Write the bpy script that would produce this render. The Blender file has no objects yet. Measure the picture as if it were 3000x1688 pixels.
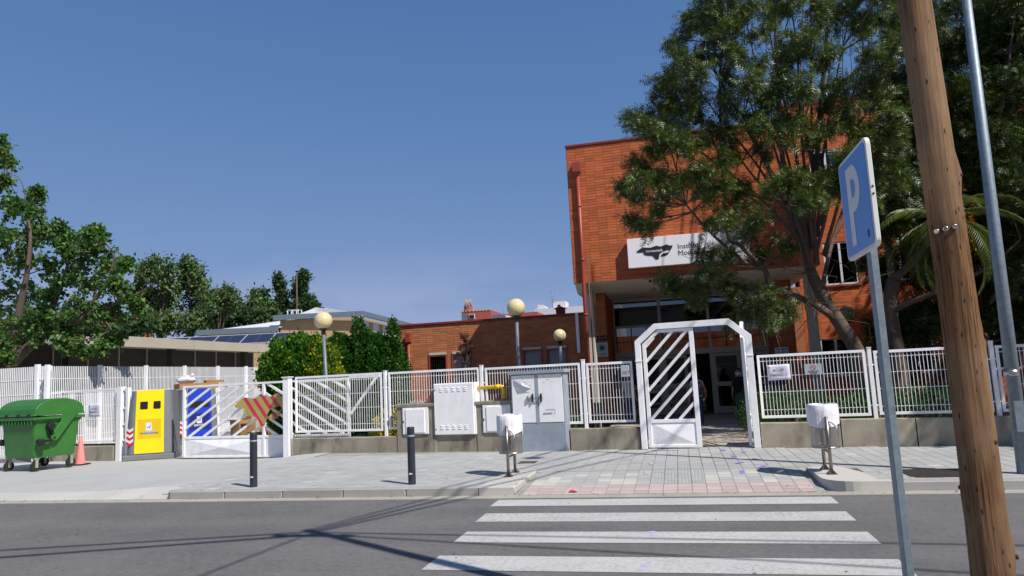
import bpy, bmesh, math, random
import numpy as np
from mathutils import Vector, Matrix, Quaternion

random.seed(7)
RNG = np.random.default_rng(11)
D = bpy.data
S = bpy.context.scene
COL = S.collection
R = math.radians
PI = math.pi

# ------------------------------------------------------------------ camera
EYE = Vector((0, 0, 1.7))
PITCH, ROLL, YAW = R(7.18), R(2.8), R(12.8)
FPX = 2080.0
fw = Vector((-math.sin(YAW) * math.cos(PITCH), math.cos(YAW) * math.cos(PITCH), math.sin(PITCH)))
rt = Vector((math.cos(YAW), math.sin(YAW), 0))
up = rt.cross(fw)
rt2 = math.cos(ROLL) * rt - math.sin(ROLL) * up
up2 = math.sin(ROLL) * rt + math.cos(ROLL) * up
cam = D.cameras.new('camera')
cam.sensor_width = 36
cam.lens = FPX / 3000 * 36
cam.clip_start, cam.clip_end = 0.1, 6000
co = D.objects.new('camera', cam)
COL.objects.link(co)
co.matrix_world = Matrix(((rt2.x, up2.x, -fw.x, EYE.x), (rt2.y, up2.y, -fw.y, EYE.y),
                          (rt2.z, up2.z, -fw.z, EYE.z), (0, 0, 0, 1)))
S.camera = co


def at(px, py, Y):
    """world point on the plane y=Y that the survey photo saw at this pixel"""
    d = rt2 * ((px - 1500) / FPX) - up2 * ((py - 844) / FPX) + fw
    return EYE + d * (Y / d.y)


# ------------------------------------------------------------------ sky, sun, exposure
SUN_EL = R(48.5)
SUN_AZ = math.atan2(0.845, -0.535)          # clockwise from +Y
W = D.worlds.new('World')
S.world = W
W.use_nodes = True
wn, wl = W.node_tree.nodes, W.node_tree.links
bg = wn['Background']
sky = wn.new('ShaderNodeTexSky')
sky.sky_type = 'NISHITA'
sky.sun_disc = False
sky.sun_elevation = SUN_EL
sky.sun_rotation = SUN_AZ
sky.altitude = 1500
sky.air_density = 0.75
sky.dust_density = 0.15
sky.ozone_density = 4.0
wt = wn.new('ShaderNodeTexCoord')
sx = wn.new('ShaderNodeSeparateXYZ')
wl.new(wt.outputs['Generated'], sx.inputs[0])
wm = wn.new('ShaderNodeMapping')
wm.inputs['Scale'].default_value = (2.2, 2.2, 9)
wm.inputs['Location'].default_value = (.35, .1, .2)
wl.new(wt.outputs['Generated'], wm.inputs[0])
wz = wn.new('ShaderNodeTexNoise')
wz.inputs['Scale'].default_value = 1.6
wz.inputs['Detail'].default_value = 5
wl.new(wm.outputs[0], wz.inputs['Vector'])


def wrange(src, a, b, va, vb):
    r = wn.new('ShaderNodeMapRange')
    for i, v in enumerate((a, b, va, vb)):
        r.inputs[i + 1].default_value = v
    wl.new(src, r.inputs[0])
    return r.outputs[0]


wmul = wn.new('ShaderNodeMath')
wmul.operation = 'MULTIPLY'
wl.new(wrange(wz.outputs[0], .44, .62, 0, .55), wmul.inputs[0])
wl.new(wrange(sx.outputs[2], .20, .07, 0, 1), wmul.inputs[1])
wmx = wn.new('ShaderNodeMix')
wmx.data_type = 'RGBA'
wl.new(wmul.outputs[0], wmx.inputs[0])
# the camera's highlight roll-off on the sky: c * A / (1 + c / k) per channel
srgb = wn.new('ShaderNodeSeparateColor')
crgb = wn.new('ShaderNodeCombineColor')
wl.new(sky.outputs[0], srgb.inputs[0])


def wmath(op, a, b):
    r = wn.new('ShaderNodeMath')
    r.operation = op
    for i, v in enumerate((a, b)):
        if isinstance(v, (int, float)):
            r.inputs[i].default_value = v
        else:
            wl.new(v, r.inputs[i])
    return r.outputs[0]


for ch, (gain, knee) in enumerate(((.96, 2.9), (1.47, 1.8), (2.32, 1.66))):
    cc = srgb.outputs[ch]
    wl.new(wmath('DIVIDE', wmath('MULTIPLY', cc, gain), wmath('ADD', wmath('DIVIDE', cc, knee), 1.)), crgb.inputs[ch])
wl.new(crgb.outputs[0], wmx.inputs[6])
wmx.inputs[7].default_value = (2.2, 2.5, 3.7, 1)
wl.new(wmx.outputs[2], bg.inputs[0])
bg.inputs[1].default_value = 0.137
sun = D.lights.new('sun', 'SUN')
sun.energy = 4.0
sun.angle = R(0.53)
sun.color = (1.0, 0.955, 0.89)
so = D.objects.new('sun', sun)
COL.objects.link(so)
sd = Vector((math.sin(SUN_AZ) * math.cos(SUN_EL), math.cos(SUN_AZ) * math.cos(SUN_EL), math.sin(SUN_EL)))
so.rotation_euler = (-sd).to_track_quat('-Z', 'Y').to_euler()
so.location = sd * 60
S.view_settings.view_transform = 'Standard'
S.view_settings.look = 'None'
S.view_settings.exposure = 0.42
S.view_settings.gamma = 1.0
S.view_settings.use_curve_mapping = False
S.render.engine = 'CYCLES'
S.cycles.max_bounces = 8
S.cycles.transparent_max_bounces = 16
S.cycles.use_denoising = True

# ------------------------------------------------------------------ materials
def lin(h):
    h = h.lstrip('#')
    c = [int(h[i:i + 2], 16) / 255 for i in (0, 2, 4)]
    return tuple(x / 12.92 if x <= .04045 else ((x + .055) / 1.055) ** 2.4 for x in c)


class NT:
    def __init__(s, name):
        s.m = D.materials.new(name)
        s.m.use_nodes = True
        s.n, s.l = s.m.node_tree.nodes, s.m.node_tree.links
        s.b = s.n['Principled BSDF']
        s.tc = None

    def coord(s, kind='Object'):
        if s.tc is None:
            s.tc = s.n.new('ShaderNodeTexCoord')
        return s.tc.outputs[kind]

    def noise(s, scale, detail=4, rough=.55, stretch=None, kind='Object'):
        t = s.n.new('ShaderNodeTexNoise')
        t.inputs['Scale'].default_value = scale
        t.inputs['Detail'].default_value = detail
        t.inputs['Roughness'].default_value = rough
        c = s.coord(kind)
        if stretch:
            mp = s.n.new('ShaderNodeMapping')
            mp.inputs['Scale'].default_value = stretch
            s.l.new(c, mp.inputs[0])
            c = mp.outputs[0]
        s.l.new(c, t.inputs['Vector'])
        return t.outputs[0]

    def ramp(s, src, a, b, va=0., vb=1.):
        r = s.n.new('ShaderNodeMapRange')
        r.inputs[1].default_value, r.inputs[2].default_value = a, b
        r.inputs[3].default_value, r.inputs[4].default_value = va, vb
        s.l.new(src, r.inputs[0])
        return r.outputs[0]

    def math(s, op, a, b):
        r = s.n.new('ShaderNodeMath')
        r.operation = op
        for i, x in enumerate((a, b)):
            if isinstance(x, (int, float)):
                r.inputs[i].default_value = x
            else:
                s.l.new(x, r.inputs[i])
        return r.outputs[0]

    def mix(s, fac, a, b, mode='MIX'):
        r = s.n.new('ShaderNodeMix')
        r.data_type = 'RGBA'
        r.blend_type = mode
        for i, x in ((0, fac), (6, a), (7, b)):
            if isinstance(x, (int, float)):
                r.inputs[i].default_value = x
            elif isinstance(x, tuple):
                r.inputs[i].default_value = (*x[:3], 1)
            else:
                s.l.new(x, r.inputs[i])
        return r.outputs[2]

    def rand(s):
        g = s.n.new('ShaderNodeNewGeometry').outputs['Random Per Island']
        o = s.n.new('ShaderNodeObjectInfo').outputs['Random']
        a = s.math('ADD', g, s.math('MULTIPLY', o, 7.31))
        return s.math('FRACT', a, 0.)

    def scale_by(s, col, f):
        r = s.n.new('ShaderNodeVectorMath')
        r.operation = 'SCALE'
        s.l.new(col, r.inputs[0]) if not isinstance(col, tuple) else setattr(r.inputs[0], 'default_value', col[:3])
        s.l.new(f, r.inputs['Scale'])
        return r.outputs[0]

    def bump(s, h, strength, dist=.01):
        r = s.n.new('ShaderNodeBump')
        r.inputs['Strength'].default_value = strength
        r.inputs['Distance'].default_value = dist
        s.l.new(h, r.inputs['Height'])
        s.l.new(r.outputs[0], s.b.inputs['Normal'])


def M(name, col, rough=.6, metal=0., var=.12, vs=3., fine=0., fs=60., bump=0., bs=40., rnd=0., dirt=0., dirtcol='#4a4238',
      ds=1.2, spec=.5, stretch=None, col2=None):
    t = NT(name)
    c = lin(col) if isinstance(col, str) else col
    out = c
    if col2:
        out = t.mix(t.rand(), c, lin(col2))
    f = t.ramp(t.noise(vs, 5, .6, stretch), .3, .7, 1 - var, 1 + var)
    if fine:
        f = t.math('MULTIPLY', f, t.ramp(t.noise(fs, 3, .7), .3, .7, 1 - fine, 1 + fine))
    if rnd:
        f = t.math('MULTIPLY', f, t.ramp(t.rand(), 0, 1, 1 - rnd, 1 + rnd))
    out = t.scale_by(out, f)
    if dirt:
        k = t.ramp(t.noise(ds, 7, .68, (1, 1, .45)), .48, .72, 0, dirt)
        out = t.mix(k, out, lin(dirtcol))
    t.l.new(out, t.b.inputs['Base Color'])
    t.b.inputs['Roughness'].default_value = rough
    t.b.inputs['Metallic'].default_value = metal
    t.b.inputs['Specular IOR Level'].default_value = spec
    if bump:
        t.bump(t.noise(bs, 5, .65, stretch), bump)
    return t.m


def leafmat(name, a, b, transl=.35, rough=.5, spec=.3, third=None, tp=.12):
    t = NT(name)
    r = t.rand()
    c = t.mix(r, lin(a), lin(b))
    if third:
        c = t.mix(t.math('LESS_THAN', t.math('FRACT', t.math('MULTIPLY', r, 13.7), 0.), tp), c, lin(third))
    t.l.new(c, t.b.inputs['Base Color'])
    t.b.inputs['Roughness'].default_value = rough
    t.b.inputs['Specular IOR Level'].default_value = spec
    tr = t.n.new('ShaderNodeBsdfTranslucent')
    t.l.new(t.mix(1., c, (1.3, 1.45, .55), 'MULTIPLY'), tr.inputs[0])
    mx = t.n.new('ShaderNodeMixShader')
    mx.inputs[0].default_value = transl
    t.l.new(t.b.outputs[0], mx.inputs[1])
    t.l.new(tr.outputs[0], mx.inputs[2])
    t.l.new(mx.outputs[0], t.n['Material Output'].inputs[0])
    return t.m


def glassmat(name, tint, mixv, rough=.02):
    """window pane: a mirror-like coat over a see-through tint"""
    t = NT(name)
    tr = t.n.new('ShaderNodeBsdfTransparent')
    tr.inputs[0].default_value = (*tint, 1)
    gl = t.n.new('ShaderNodeBsdfGlossy')
    gl.inputs['Roughness'].default_value = rough
    fr = t.n.new('ShaderNodeFresnel')
    fr.inputs[0].default_value = 1.5
    mx = t.n.new('ShaderNodeMixShader')
    t.l.new(t.math('ADD', fr.outputs[0], mixv), mx.inputs[0])
    t.l.new(tr.outputs[0], mx.inputs[1])
    t.l.new(gl.outputs[0], mx.inputs[2])
    t.l.new(mx.outputs[0], t.n['Material Output'].inputs[0])
    return t.m


m_asphalt = M('asphalt', '#6b6967', .85, var=.10, vs=.5, fine=.28, fs=160, bump=.5, bs=190, dirt=.25, dirtcol='#545256', ds=.35, spec=.3)


def asphaltmat():
    t = NT('road_asphalt')
    f = t.ramp(t.noise(.45, 7, .7), .3, .7, .80, 1.16)
    f = t.math('MULTIPLY', f, t.ramp(t.noise(1.0, 4, .6, (.06, 1.1, 1)), .3, .7, .90, 1.08))
    f = t.math('MULTIPLY', f, t.ramp(t.noise(14, 6, .8), .25, .75, .66, 1.32))
    f = t.math('MULTIPLY', f, t.ramp(t.noise(150, 3, .8), .25, .75, .6, 1.4))
    c = t.scale_by(lin('#6d6b6a'), f)
    v = t.n.new('ShaderNodeTexVoronoi')
    v.inputs['Scale'].default_value = 2.6
    mp = t.n.new('ShaderNodeMapping')
    mp.inputs['Scale'].default_value = (.6, 1.5, 1)
    t.l.new(t.coord(), mp.inputs[0])
    t.l.new(mp.outputs[0], v.inputs['Vector'])
    spot = t.math('MULTIPLY', t.ramp(v.outputs[0], .05, .085, 1, 0), t.ramp(t.noise(3.1, 2), .45, .6, 0, .8))
    c = t.mix(spot, c, lin('#37353a'))
    st = t.ramp(t.noise(.8, 6, .7, (.5, 1.2, 1)), .60, .74, 0, .38)
    c = t.mix(st, c, lin('#48464a'))
    t.l.new(c, t.b.inputs['Base Color'])
    t.b.inputs['Roughness'].default_value = .88
    t.b.inputs['Specular IOR Level'].default_value = .25
    t.bump(t.noise(170, 3, .8), .6)
    return t.m


m_asphalt = asphaltmat()
m_gutter = M('gutter_concrete', '#a39d92', .85, var=.12, fine=.1, dirt=.3, dirtcol='#8d8577')
m_paint = M('road_paint', '#bcbab6', .7, var=.08, vs=2, fine=.16, fs=120, dirt=.6, dirtcol='#8b8a8c', ds=5)


def paintmat():
    t = NT('worn_road_paint')
    c = t.scale_by(lin('#c0beba'), t.ramp(t.noise(2, 4, .6), .3, .7, .92, 1.06))
    a = t.ramp(t.noise(22, 6, .85), .45, .60, 0, .85)
    b_ = t.ramp(t.noise(1.1, 5, .7, (.6, 1.4, 1)), .36, .66, .15, 1)
    c = t.mix(t.math('MULTIPLY', a, b_), c, lin('#77767a'))
    c = t.mix(t.ramp(t.noise(110, 3, .8), .52, .66, 0, .5), c, lin('#8d8c8e'))
    t.l.new(c, t.b.inputs['Base Color'])
    t.b.inputs['Roughness'].default_value = .75
    return t.m


m_paint = paintmat()
m_sidewalk = M('pavement_concrete', '#acaca9', .85, var=.13, vs=.8, fine=.14, fs=60, bump=.25, bs=120, dirt=.45, dirtcol='#8f9090', ds=.8)
m_joint = M('tile_joint', '#93928c', .9, var=.2)
m_tile = M('grey_tile', '#a6a6a3', .8, var=.08, vs=.9, fine=.09, fs=90, rnd=.08, bump=.2, bs=120, spec=.35)
m_tilelight = M('pale_tile', '#b8b6ae', .8, var=.08, fine=.09, fs=90, rnd=.08)
m_pinktile = M('pink_tile', '#b7a5a1', .85, var=.1, fine=.15, fs=90, rnd=.10, bump=.8, bs=60)
m_kerb = M('kerb_granite', '#9b9a96', .75, var=.10, vs=2, fine=.10, fs=130, rnd=.08, dirt=.3, dirtcol='#77716a', ds=2)
m_kerbwhite = M('pale_kerb', '#bdb9b2', .75, var=.08, vs=2, fine=.08, fs=120, rnd=.06, dirt=.25, dirtcol='#97918a', ds=2)
m_conc = M('wall_concrete', '#968e7e', .88, var=.16, vs=1.5, fine=.16, fs=40, bump=.5, bs=50, dirt=.9, dirtcol='#4f483e', ds=2.2)
m_conc2 = M('pale_concrete', '#a39a88', .88, var=.18, vs=1.5, fine=.12, fs=70, bump=.35, bs=60, dirt=.75, dirtcol='#6b6254', ds=2.4)  # dirt blotches stand for stains and for tree shadows together
m_white = M('white_paint', '#f4f3f4', .42, var=.04, vs=2, rnd=.04, dirt=.26, dirtcol='#a39a8e', ds=5)
m_whitebox = M('white_enamel', '#f6f4f4', .4, var=.03, vs=2, dirt=.22, dirtcol='#b0a89e', ds=5)
m_galv = M('galvanised_steel', '#7f8c96', .55, .45, var=.18, vs=14, fine=.12, fs=60)
m_galvgrey = M('grey_cabinet_paint', '#9ba4ae', .55, .1, var=.12, vs=3, fine=.06, dirt=.4, dirtcol='#6a7078')
m_dark = M('black_plastic', '#1b1b1e', .5, var=.1)
m_black = M('dark_void', '#0d0d0f', .8)
m_bollard = M('bollard_paint', '#2a2c38', .45, var=.12, vs=8, dirt=.2, dirtcol='#4a4a50', ds=5)
m_chrome = M('stainless_steel', '#b9b4ae', .28, .9, var=.06)
m_steelpost = M('brushed_steel', '#8d857e', .35, .8, var=.08)
m_bag = M('white_bag', '#e8e6ea', .45, var=.05, vs=5, bump=.8, bs=22)
m_green = M('green_plastic', '#35702f', .45, var=.10, vs=4, fine=.06, dirt=.35, dirtcol='#2b4a2c', ds=2)
m_tyre = M('rubber', '#232322', .8)
m_cast = M('caster_fork', '#a8a593', .5, .4)
m_cone = M('faded_orange_cone', '#e68a84', .6, var=.1, vs=6, dirt=.2, dirtcol='#b6524a')
m_yellow = M('yellow_panel', '#f2d60a', .45, var=.04, vs=3, fine=.03)
m_yelsticker = M('yellow_sticker', '#d9b80a', .5, var=.06)
m_blue = M('blue_panel', '#1238b8', .45, var=.06)
m_bluedark = M('blue_sticker', '#101f70', .5, var=.06)
m_gcont = M('grey_container', '#77797d', .55, var=.06, vs=3, dirt=.2, dirtcol='#5f6064')
m_red = M('red_reflective', '#c9202a', .45, var=.08)
m_card = M('cardboard', '#a27b4e', .85, var=.12, rnd=.1)
m_gaspipe = M('yellow_pipe_paint', '#e8c016', .4, var=.06, vs=8)
m_rust = M('rusty_iron', '#5f4a42', .75, .3, var=.25, vs=14, bump=.5, bs=60)
m_iron = M('manhole_iron', '#3a3431', .7, .3, var=.25, vs=10, bump=.8, bs=50, dirt=.4, dirtcol='#5d4c40', ds=6)
m_pink = M('map_gold', '#b8a05a', .55, var=.10, vs=4, dirt=.3, dirtcol='#a39a7c', ds=3)
m_mapred = M('map_red', '#c8354c', .55, var=.08)
m_brick = M('orange_brick', '#b9643c', .8, var=.12, vs=.5, fine=.10, fs=40, rnd=.20, bump=.3, bs=60, spec=.25, dirt=.3, dirtcol='#7d4a30', ds=.7)
m_brickb = M('annex_brick', '#b0704a', .8, var=.10, vs=.5, fine=.10, fs=40, rnd=.18, bump=.3, bs=60, spec=.25, dirt=.25, dirtcol='#7a5038', ds=.8)
m_mortar = M('red_mortar', '#9c6446', .9, var=.12, vs=1.)
m_coping = M('oxide_red_metal', '#7c2e26', .5, var=.08)
m_drain = M('red_drain_paint', '#94402f', .45, var=.10, vs=4, dirt=.15, dirtcol='#7d2a20')
m_soffit = M('cream_render', '#ebe3d2', .9, var=.06, vs=1)
m_column = M('column_concrete', '#bfb8a8', .85, var=.06, vs=1.5, fine=.04, dirt=.15, dirtcol='#948c7c')
m_signwhite = M('sign_white', '#eeebf0', .45, var=.02)
m_ink = M('sign_ink', '#1a1a2c', .6)
m_alu = M('white_aluminium', '#b5b3ae', .4, .2, var=.04)
m_winframe = M('window_white', '#cfd3da', .4, var=.03)
m_shutter = M('roller_shutter', '#8a8a90', .55, var=.06)
m_glass = glassmat('pane_glass', (.55, .58, .6), .05)
m_glassdark = glassmat('dark_glass', (.38, .40, .42), .03)
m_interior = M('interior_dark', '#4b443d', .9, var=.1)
m_floor = M('path_paving', '#a89e90', .7, var=.10, vs=1., fine=.08, rnd=.12)
m_earth = M('bare_earth', '#6d604f', .95, var=.2, vs=.4, fine=.2, fs=20, bump=.6, bs=12)
m_globe = M('cream_globe', '#d8ca9c', .25, var=.06, vs=3, dirt=.18, dirtcol='#a08c58', ds=3)
m_globeg = M('mossy_globe', '#8f8e62', .45, var=.15, vs=4, dirt=.4, dirtcol='#5c5c40', ds=4)
m_lampost = M('lamp_post_paint', '#6f7781', .5, .3, var=.08)
m_blue_sign = M('sign_blue', '#3a86cc', .3, var=.03, fine=.04, fs=200)
m_signrim = M('sign_rim', '#d9d6d2', .5, var=.05)
m_grey_p = M('sign_letter', '#d6d4d2', .4, var=.03)
m_papersheet = M('paper', '#d7d6e2', .8, var=.04, vs=5)
m_plaque = M('grey_plaque', '#a9b4b8', .5, var=.05)
m_bark = M('grey_bark', '#5f5148', .95, var=.25, vs=3, fine=.25, fs=24, bump=1., bs=16, stretch=(1, 1, .25))
m_twig = M('pale_twig', '#7f7062', .9, var=.15)
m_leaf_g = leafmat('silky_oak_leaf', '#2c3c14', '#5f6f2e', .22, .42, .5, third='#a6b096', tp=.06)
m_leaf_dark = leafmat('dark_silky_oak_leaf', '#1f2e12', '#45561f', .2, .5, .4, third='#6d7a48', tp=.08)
m_leaf_pop = leafmat('poplar_leaf', '#2f501e', '#587a38', .33, .5, .4, third='#8c9440', tp=.03)
m_leaf_far = leafmat('far_leaf', '#3a5430', '#647a48', .25, .6, .25, third='#8a9470', tp=.08)
m_leaf_far2 = leafmat('far_leaf_dark', '#2a4224', '#456038', .25, .6, .25)
m_thuja = leafmat('thuja_leaf', '#28541a', '#47741e', .3, .6, .2, third='#8a9424', tp=.08)
m_thujayel = leafmat('golden_thuja_leaf', '#7d8a1c', '#a8a428', .3, .6, .2)
m_hedge = leafmat('cypress_leaf', '#234818', '#3d6a24', .28, .6, .2)
m_box = leafmat('boxwood_leaf', '#22401a', '#4a6a24', .25, .55, .3)
m_euon = leafmat('variegated_leaf', '#c0a018', '#d8c040', .25, .5, .3, third='#4a6a20', tp=.3)
m_prunus = leafmat('purple_leaf', '#2c1420', '#4c1c28', .2, .5, .4)
m_palm = leafmat('palm_leaflet', '#3e4e1e', '#66722e', .25, .45, .4)
m_orange = leafmat('orange_flower', '#9c4c14', '#b06a1c', .3, .6, .2)
m_wood = None
m_gravelroof = M('white_roof_metal', '#d9d8da', .4, .1, var=.05, vs=2)
m_fasciablue = M('grey_fascia_metal', '#6f7c86', .45, .3, var=.06)
m_beige = M('beige_concrete_fascia', '#a89f8e', .85, var=.06, vs=1, dirt=.15, dirtcol='#8a8070')
m_darkwall = M('shaded_concrete_wall', '#3b342e', .9, var=.1)  # dark tone puts the shade of the deep eave into the colour
m_gymbrick = M('pale_brick', '#a98e68', .85, var=.1, vs=1)
m_pinkwall = M('pink_render', '#a4524a', .85, var=.06, vs=.4)
m_farwhite = M('far_white_render', '#cfccd0', .8, var=.04)
m_stone = M('pale_stone', '#b09c86', .85, var=.1)
m_redroof = M('red_roof_tile', '#9b4a38', .85, var=.1)
m_skin = M('skin', '#b47d5e', .55, var=.05)
m_hair = M('brown_hair', '#3a2418', .55, var=.15)
m_hairblack = M('black_hair', '#15110f', .5)
m_jeans = M('denim', '#2a3f66', .85, var=.12, vs=12)
m_whitetop = M('white_cotton', '#cfcdd2', .85, var=.06, vs=9, bump=.3, bs=20)
m_blacktee = M('black_cotton', '#16161a', .85, var=.1)
m_backpack = M('grey_backpack', '#55525c', .75, var=.12, vs=9)
m_mask = M('face_mask', '#c9d0d8', .8)
m_shoe = M('tan_shoe', '#a8673c', .7)
m_purple = M('purple_paint', '#8478b8', .8, var=.15, vs=8)
m_lilac = M('faded_purple_paint', '#b0aabf', .8, var=.15, vs=8)
m_cable = M('black_cable', '#18181a', .6)
m_litter = M('red_wrapper', '#b02a34', .5)
m_dryleaf = M('dry_leaf', '#6b4a2a', .9)
m_greenink = M('green_ink', '#1f6b3c', .6)
m_solar = M('solar_cell', '#2a2b42', .3, .0, var=.08, vs=6)


def woodmat():
    t = NT('pole_wood')
    z = t.noise(2.4, 6, .62, (6, 6, .35))
    c = t.mix(t.ramp(z, .32, .7), lin('#87623f'), lin('#5f4430'))
    g = t.noise(9, 5, .7, (9, 9, .22))
    c = t.mix(t.ramp(g, .48, .62, 0, .85), c, lin('#2c1c12'))
    g2 = t.noise(34, 4, .7, (9, 9, .5))
    c = t.mix(t.ramp(g2, .5, .72, 0, .6), c, lin('#3a281a'))
    c = t.mix(t.ramp(t.noise(1.2, 4, .6, (1, 1, .6)), .42, .68, 0, .75), c, lin('#a2886c'))
    k = t.n.new('ShaderNodeTexVoronoi')
    k.inputs['Scale'].default_value = 16
    mp = t.n.new('ShaderNodeMapping')
    mp.inputs['Scale'].default_value = (1.6, 1.6, .55)
    t.l.new(t.coord(), mp.inputs[0])
    t.l.new(mp.outputs[0], k.inputs['Vector'])
    c = t.mix(t.ramp(k.outputs[0], .10, .17, .9, 0), c, lin('#24170e'))
    t.l.new(c, t.b.inputs['Base Color'])
    t.b.inputs['Roughness'].default_value = .82
    t.b.inputs['Specular IOR Level'].default_value = .25
    t.bump(g, .7, .012)
    return t.m


m_wood = woodmat()


def perfmat():
    t = NT('perforated_steel')
    v = t.n.new('ShaderNodeTexVoronoi')
    v.inputs['Scale'].default_value = 90
    v.inputs['Randomness'].default_value = 0
    t.l.new(t.coord(), v.inputs['Vector'])
    t.b.inputs['Base Color'].default_value = (.42, .38, .36, 1)
    t.b.inputs['Metallic'].default_value = .75
    t.b.inputs['Roughness'].default_value = .3
    tr = t.n.new('ShaderNodeBsdfTransparent')
    mx = t.n.new('ShaderNodeMixShader')
    t.l.new(t.ramp(v.outputs[0], .40, .46, 1, 0), mx.inputs[0])
    t.l.new(t.b.outputs[0], mx.inputs[1])
    t.l.new(tr.outputs[0], mx.inputs[2])
    t.l.new(mx.outputs[0], t.n['Material Output'].inputs[0])
    return t.m


m_perf = perfmat()


# ------------------------------------------------------------------ mesh helpers
class MB:
    def __init__(s):
        s.v, s.f, s.m, s.s = [], [], [], []

    def add(s, vs, fs, m=0, smooth=False):
        o = len(s.v)
        s.v += [tuple(p) for p in vs]
        for f in fs:
            s.f.append(tuple(i + o for i in f))
            s.m.append(m)
            s.s.append(smooth)
        return s

    def box(s, x0, x1, y0, y1, z0, z1, m=0):
        return s.add([(x0, y0, z0), (x1, y0, z0), (x1, y1, z0), (x0, y1, z0), (x0, y0, z1), (x1, y0, z1), (x1, y1, z1), (x0, y1, z1)],
                     [(0, 3, 2, 1), (4, 5, 6, 7), (0, 1, 5, 4), (1, 2, 6, 5), (2, 3, 7, 6), (3, 0, 4, 7)], m)

    def beam(s, p, q, w, h, ref=(0, 1, 0), m=0):
        """rectangular bar from p to q: w across ref x axis, h along ref"""
        p, q, ref = Vector(p), Vector(q), Vector(ref)
        a = (q - p).normalized()
        r = ref - a * ref.dot(a)
        r.normalize()
        b = a.cross(r)
        vs = []
        for c in (p, q):
            for i, j in ((-1, -1), (1, -1), (1, 1), (-1, 1)):
                vs.append(c + b * (w / 2 * i) + r * (h / 2 * j))
        return s.add(vs, [(3, 2, 1, 0), (4, 5, 6, 7), (0, 1, 5, 4), (1, 2, 6, 5), (2, 3, 7, 6), (3, 0, 4, 7)], m)

    def tube(s, pts, rad, n=8, m=0, cap=True, smooth=True):
        pts = [Vector(p) for p in pts]
        if not hasattr(rad, '__len__'):
            rad = [rad] * len(pts)
        vs, fs = [], []
        prev = None
        for i, p in enumerate(pts):
            a = (pts[min(i + 1, len(pts) - 1)] - pts[max(i - 1, 0)]).normalized()
            if prev is None:
                r = a.orthogonal().normalized()
            else:
                r = (prev - a * prev.dot(a))
                r = r.normalized() if r.length > 1e-6 else a.orthogonal().normalized()
            prev = r
            b = a.cross(r)
            for k in range(n):
                t = 2 * PI * k / n
                vs.append(p + (r * math.cos(t) + b * math.sin(t)) * rad[i])
        for i in range(len(pts) - 1):
            for k in range(n):
                k2 = (k + 1) % n
                fs.append((i * n + k, i * n + k2, (i + 1) * n + k2, (i + 1) * n + k))
        s.add(vs, fs, m, smooth)
        if cap:
            o = len(s.v) - len(vs)
            s.f += [tuple(o + k for k in range(n - 1, -1, -1)), tuple(o + (len(pts) - 1) * n + k for k in range(n))]
            s.m += [m, m]
            s.s += [False, False]
        return s

    def lathe(s, prof, n=24, c=(0, 0, 0), m=0, smooth=True):
        vs, fs = [], []
        for r, z in prof:
            for k in range(n):
                t = 2 * PI * k / n
                vs.append((c[0] + r * math.cos(t), c[1] + r * math.sin(t), c[2] + z))
        for i in range(len(prof) - 1):
            for k in range(n):
                k2 = (k + 1) % n
                fs.append((i * n + k, i * n + k2, (i + 1) * n + k2, (i + 1) * n + k))
        return s.add(vs, fs, m, smooth)

    def prism(s, poly, y0, y1, m=0, axes='xz'):
        """polygon in the xz plane (counter-clockwise seen from -y) extruded from y0 to y1; axes='xy' extrudes up z, 'yz' along x"""
        def P(a, b, c):
            return {'xz': (a, c, b), 'xy': (a, b, c), 'yz': (c, a, b)}[axes]
        n = len(poly)
        vs = [P(a, b, y0) for a, b in poly] + [P(a, b, y1) for a, b in poly]
        fs = [tuple(range(n)), tuple(range(2 * n - 1, n - 1, -1))]
        fs += [(i, i + n, (i + 1) % n + n, (i + 1) % n) for i in range(n)]
        return s.add(vs, fs, m)

    def mesh(s, name, mats, bevel=0.):
        me = D.meshes.new(name)
        me.from_pydata(s.v, [], s.f)
        for mt in (mats if isinstance(mats, (list, tuple)) else [mats]):
            me.materials.append(mt)
        me.polygons.foreach_set('material_index', s.m)
        me.polygons.foreach_set('use_smooth', s.s)
        bm = bmesh.new()
        bm.from_mesh(me)
        bmesh.ops.recalc_face_normals(bm, faces=bm.faces)
        if bevel:
            ed = [e for e in bm.edges if len(e.link_faces) == 2 and e.calc_face_angle(0) > .6]
            bmesh.ops.bevel(bm, geom=ed, offset=bevel, segments=1, affect='EDGES', clamp_overlap=True)
        bm.to_mesh(me)
        bm.free()
        me.update()
        return me

    def build(s, name, mats, parent=None, bevel=0., loc=None, label=None, kind=None, rot=None):
        o = D.objects.new(name, s.mesh(name, mats, bevel))
        COL.objects.link(o)
        if parent:
            o.parent = parent
        if loc:
            o.location = loc
        if rot:
            o.rotation_euler = rot
        if label:
            o['label'] = label
        if kind:
            o['kind'] = kind
        return o


def obj(name, me, parent=None, loc=(0, 0, 0), rot=None, label=None):
    o = D.objects.new(name, me)
    COL.objects.link(o)
    o.parent = parent
    o.location = loc
    if rot:
        o.rotation_euler = rot
    if label:
        o['label'] = label
    return o


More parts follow.
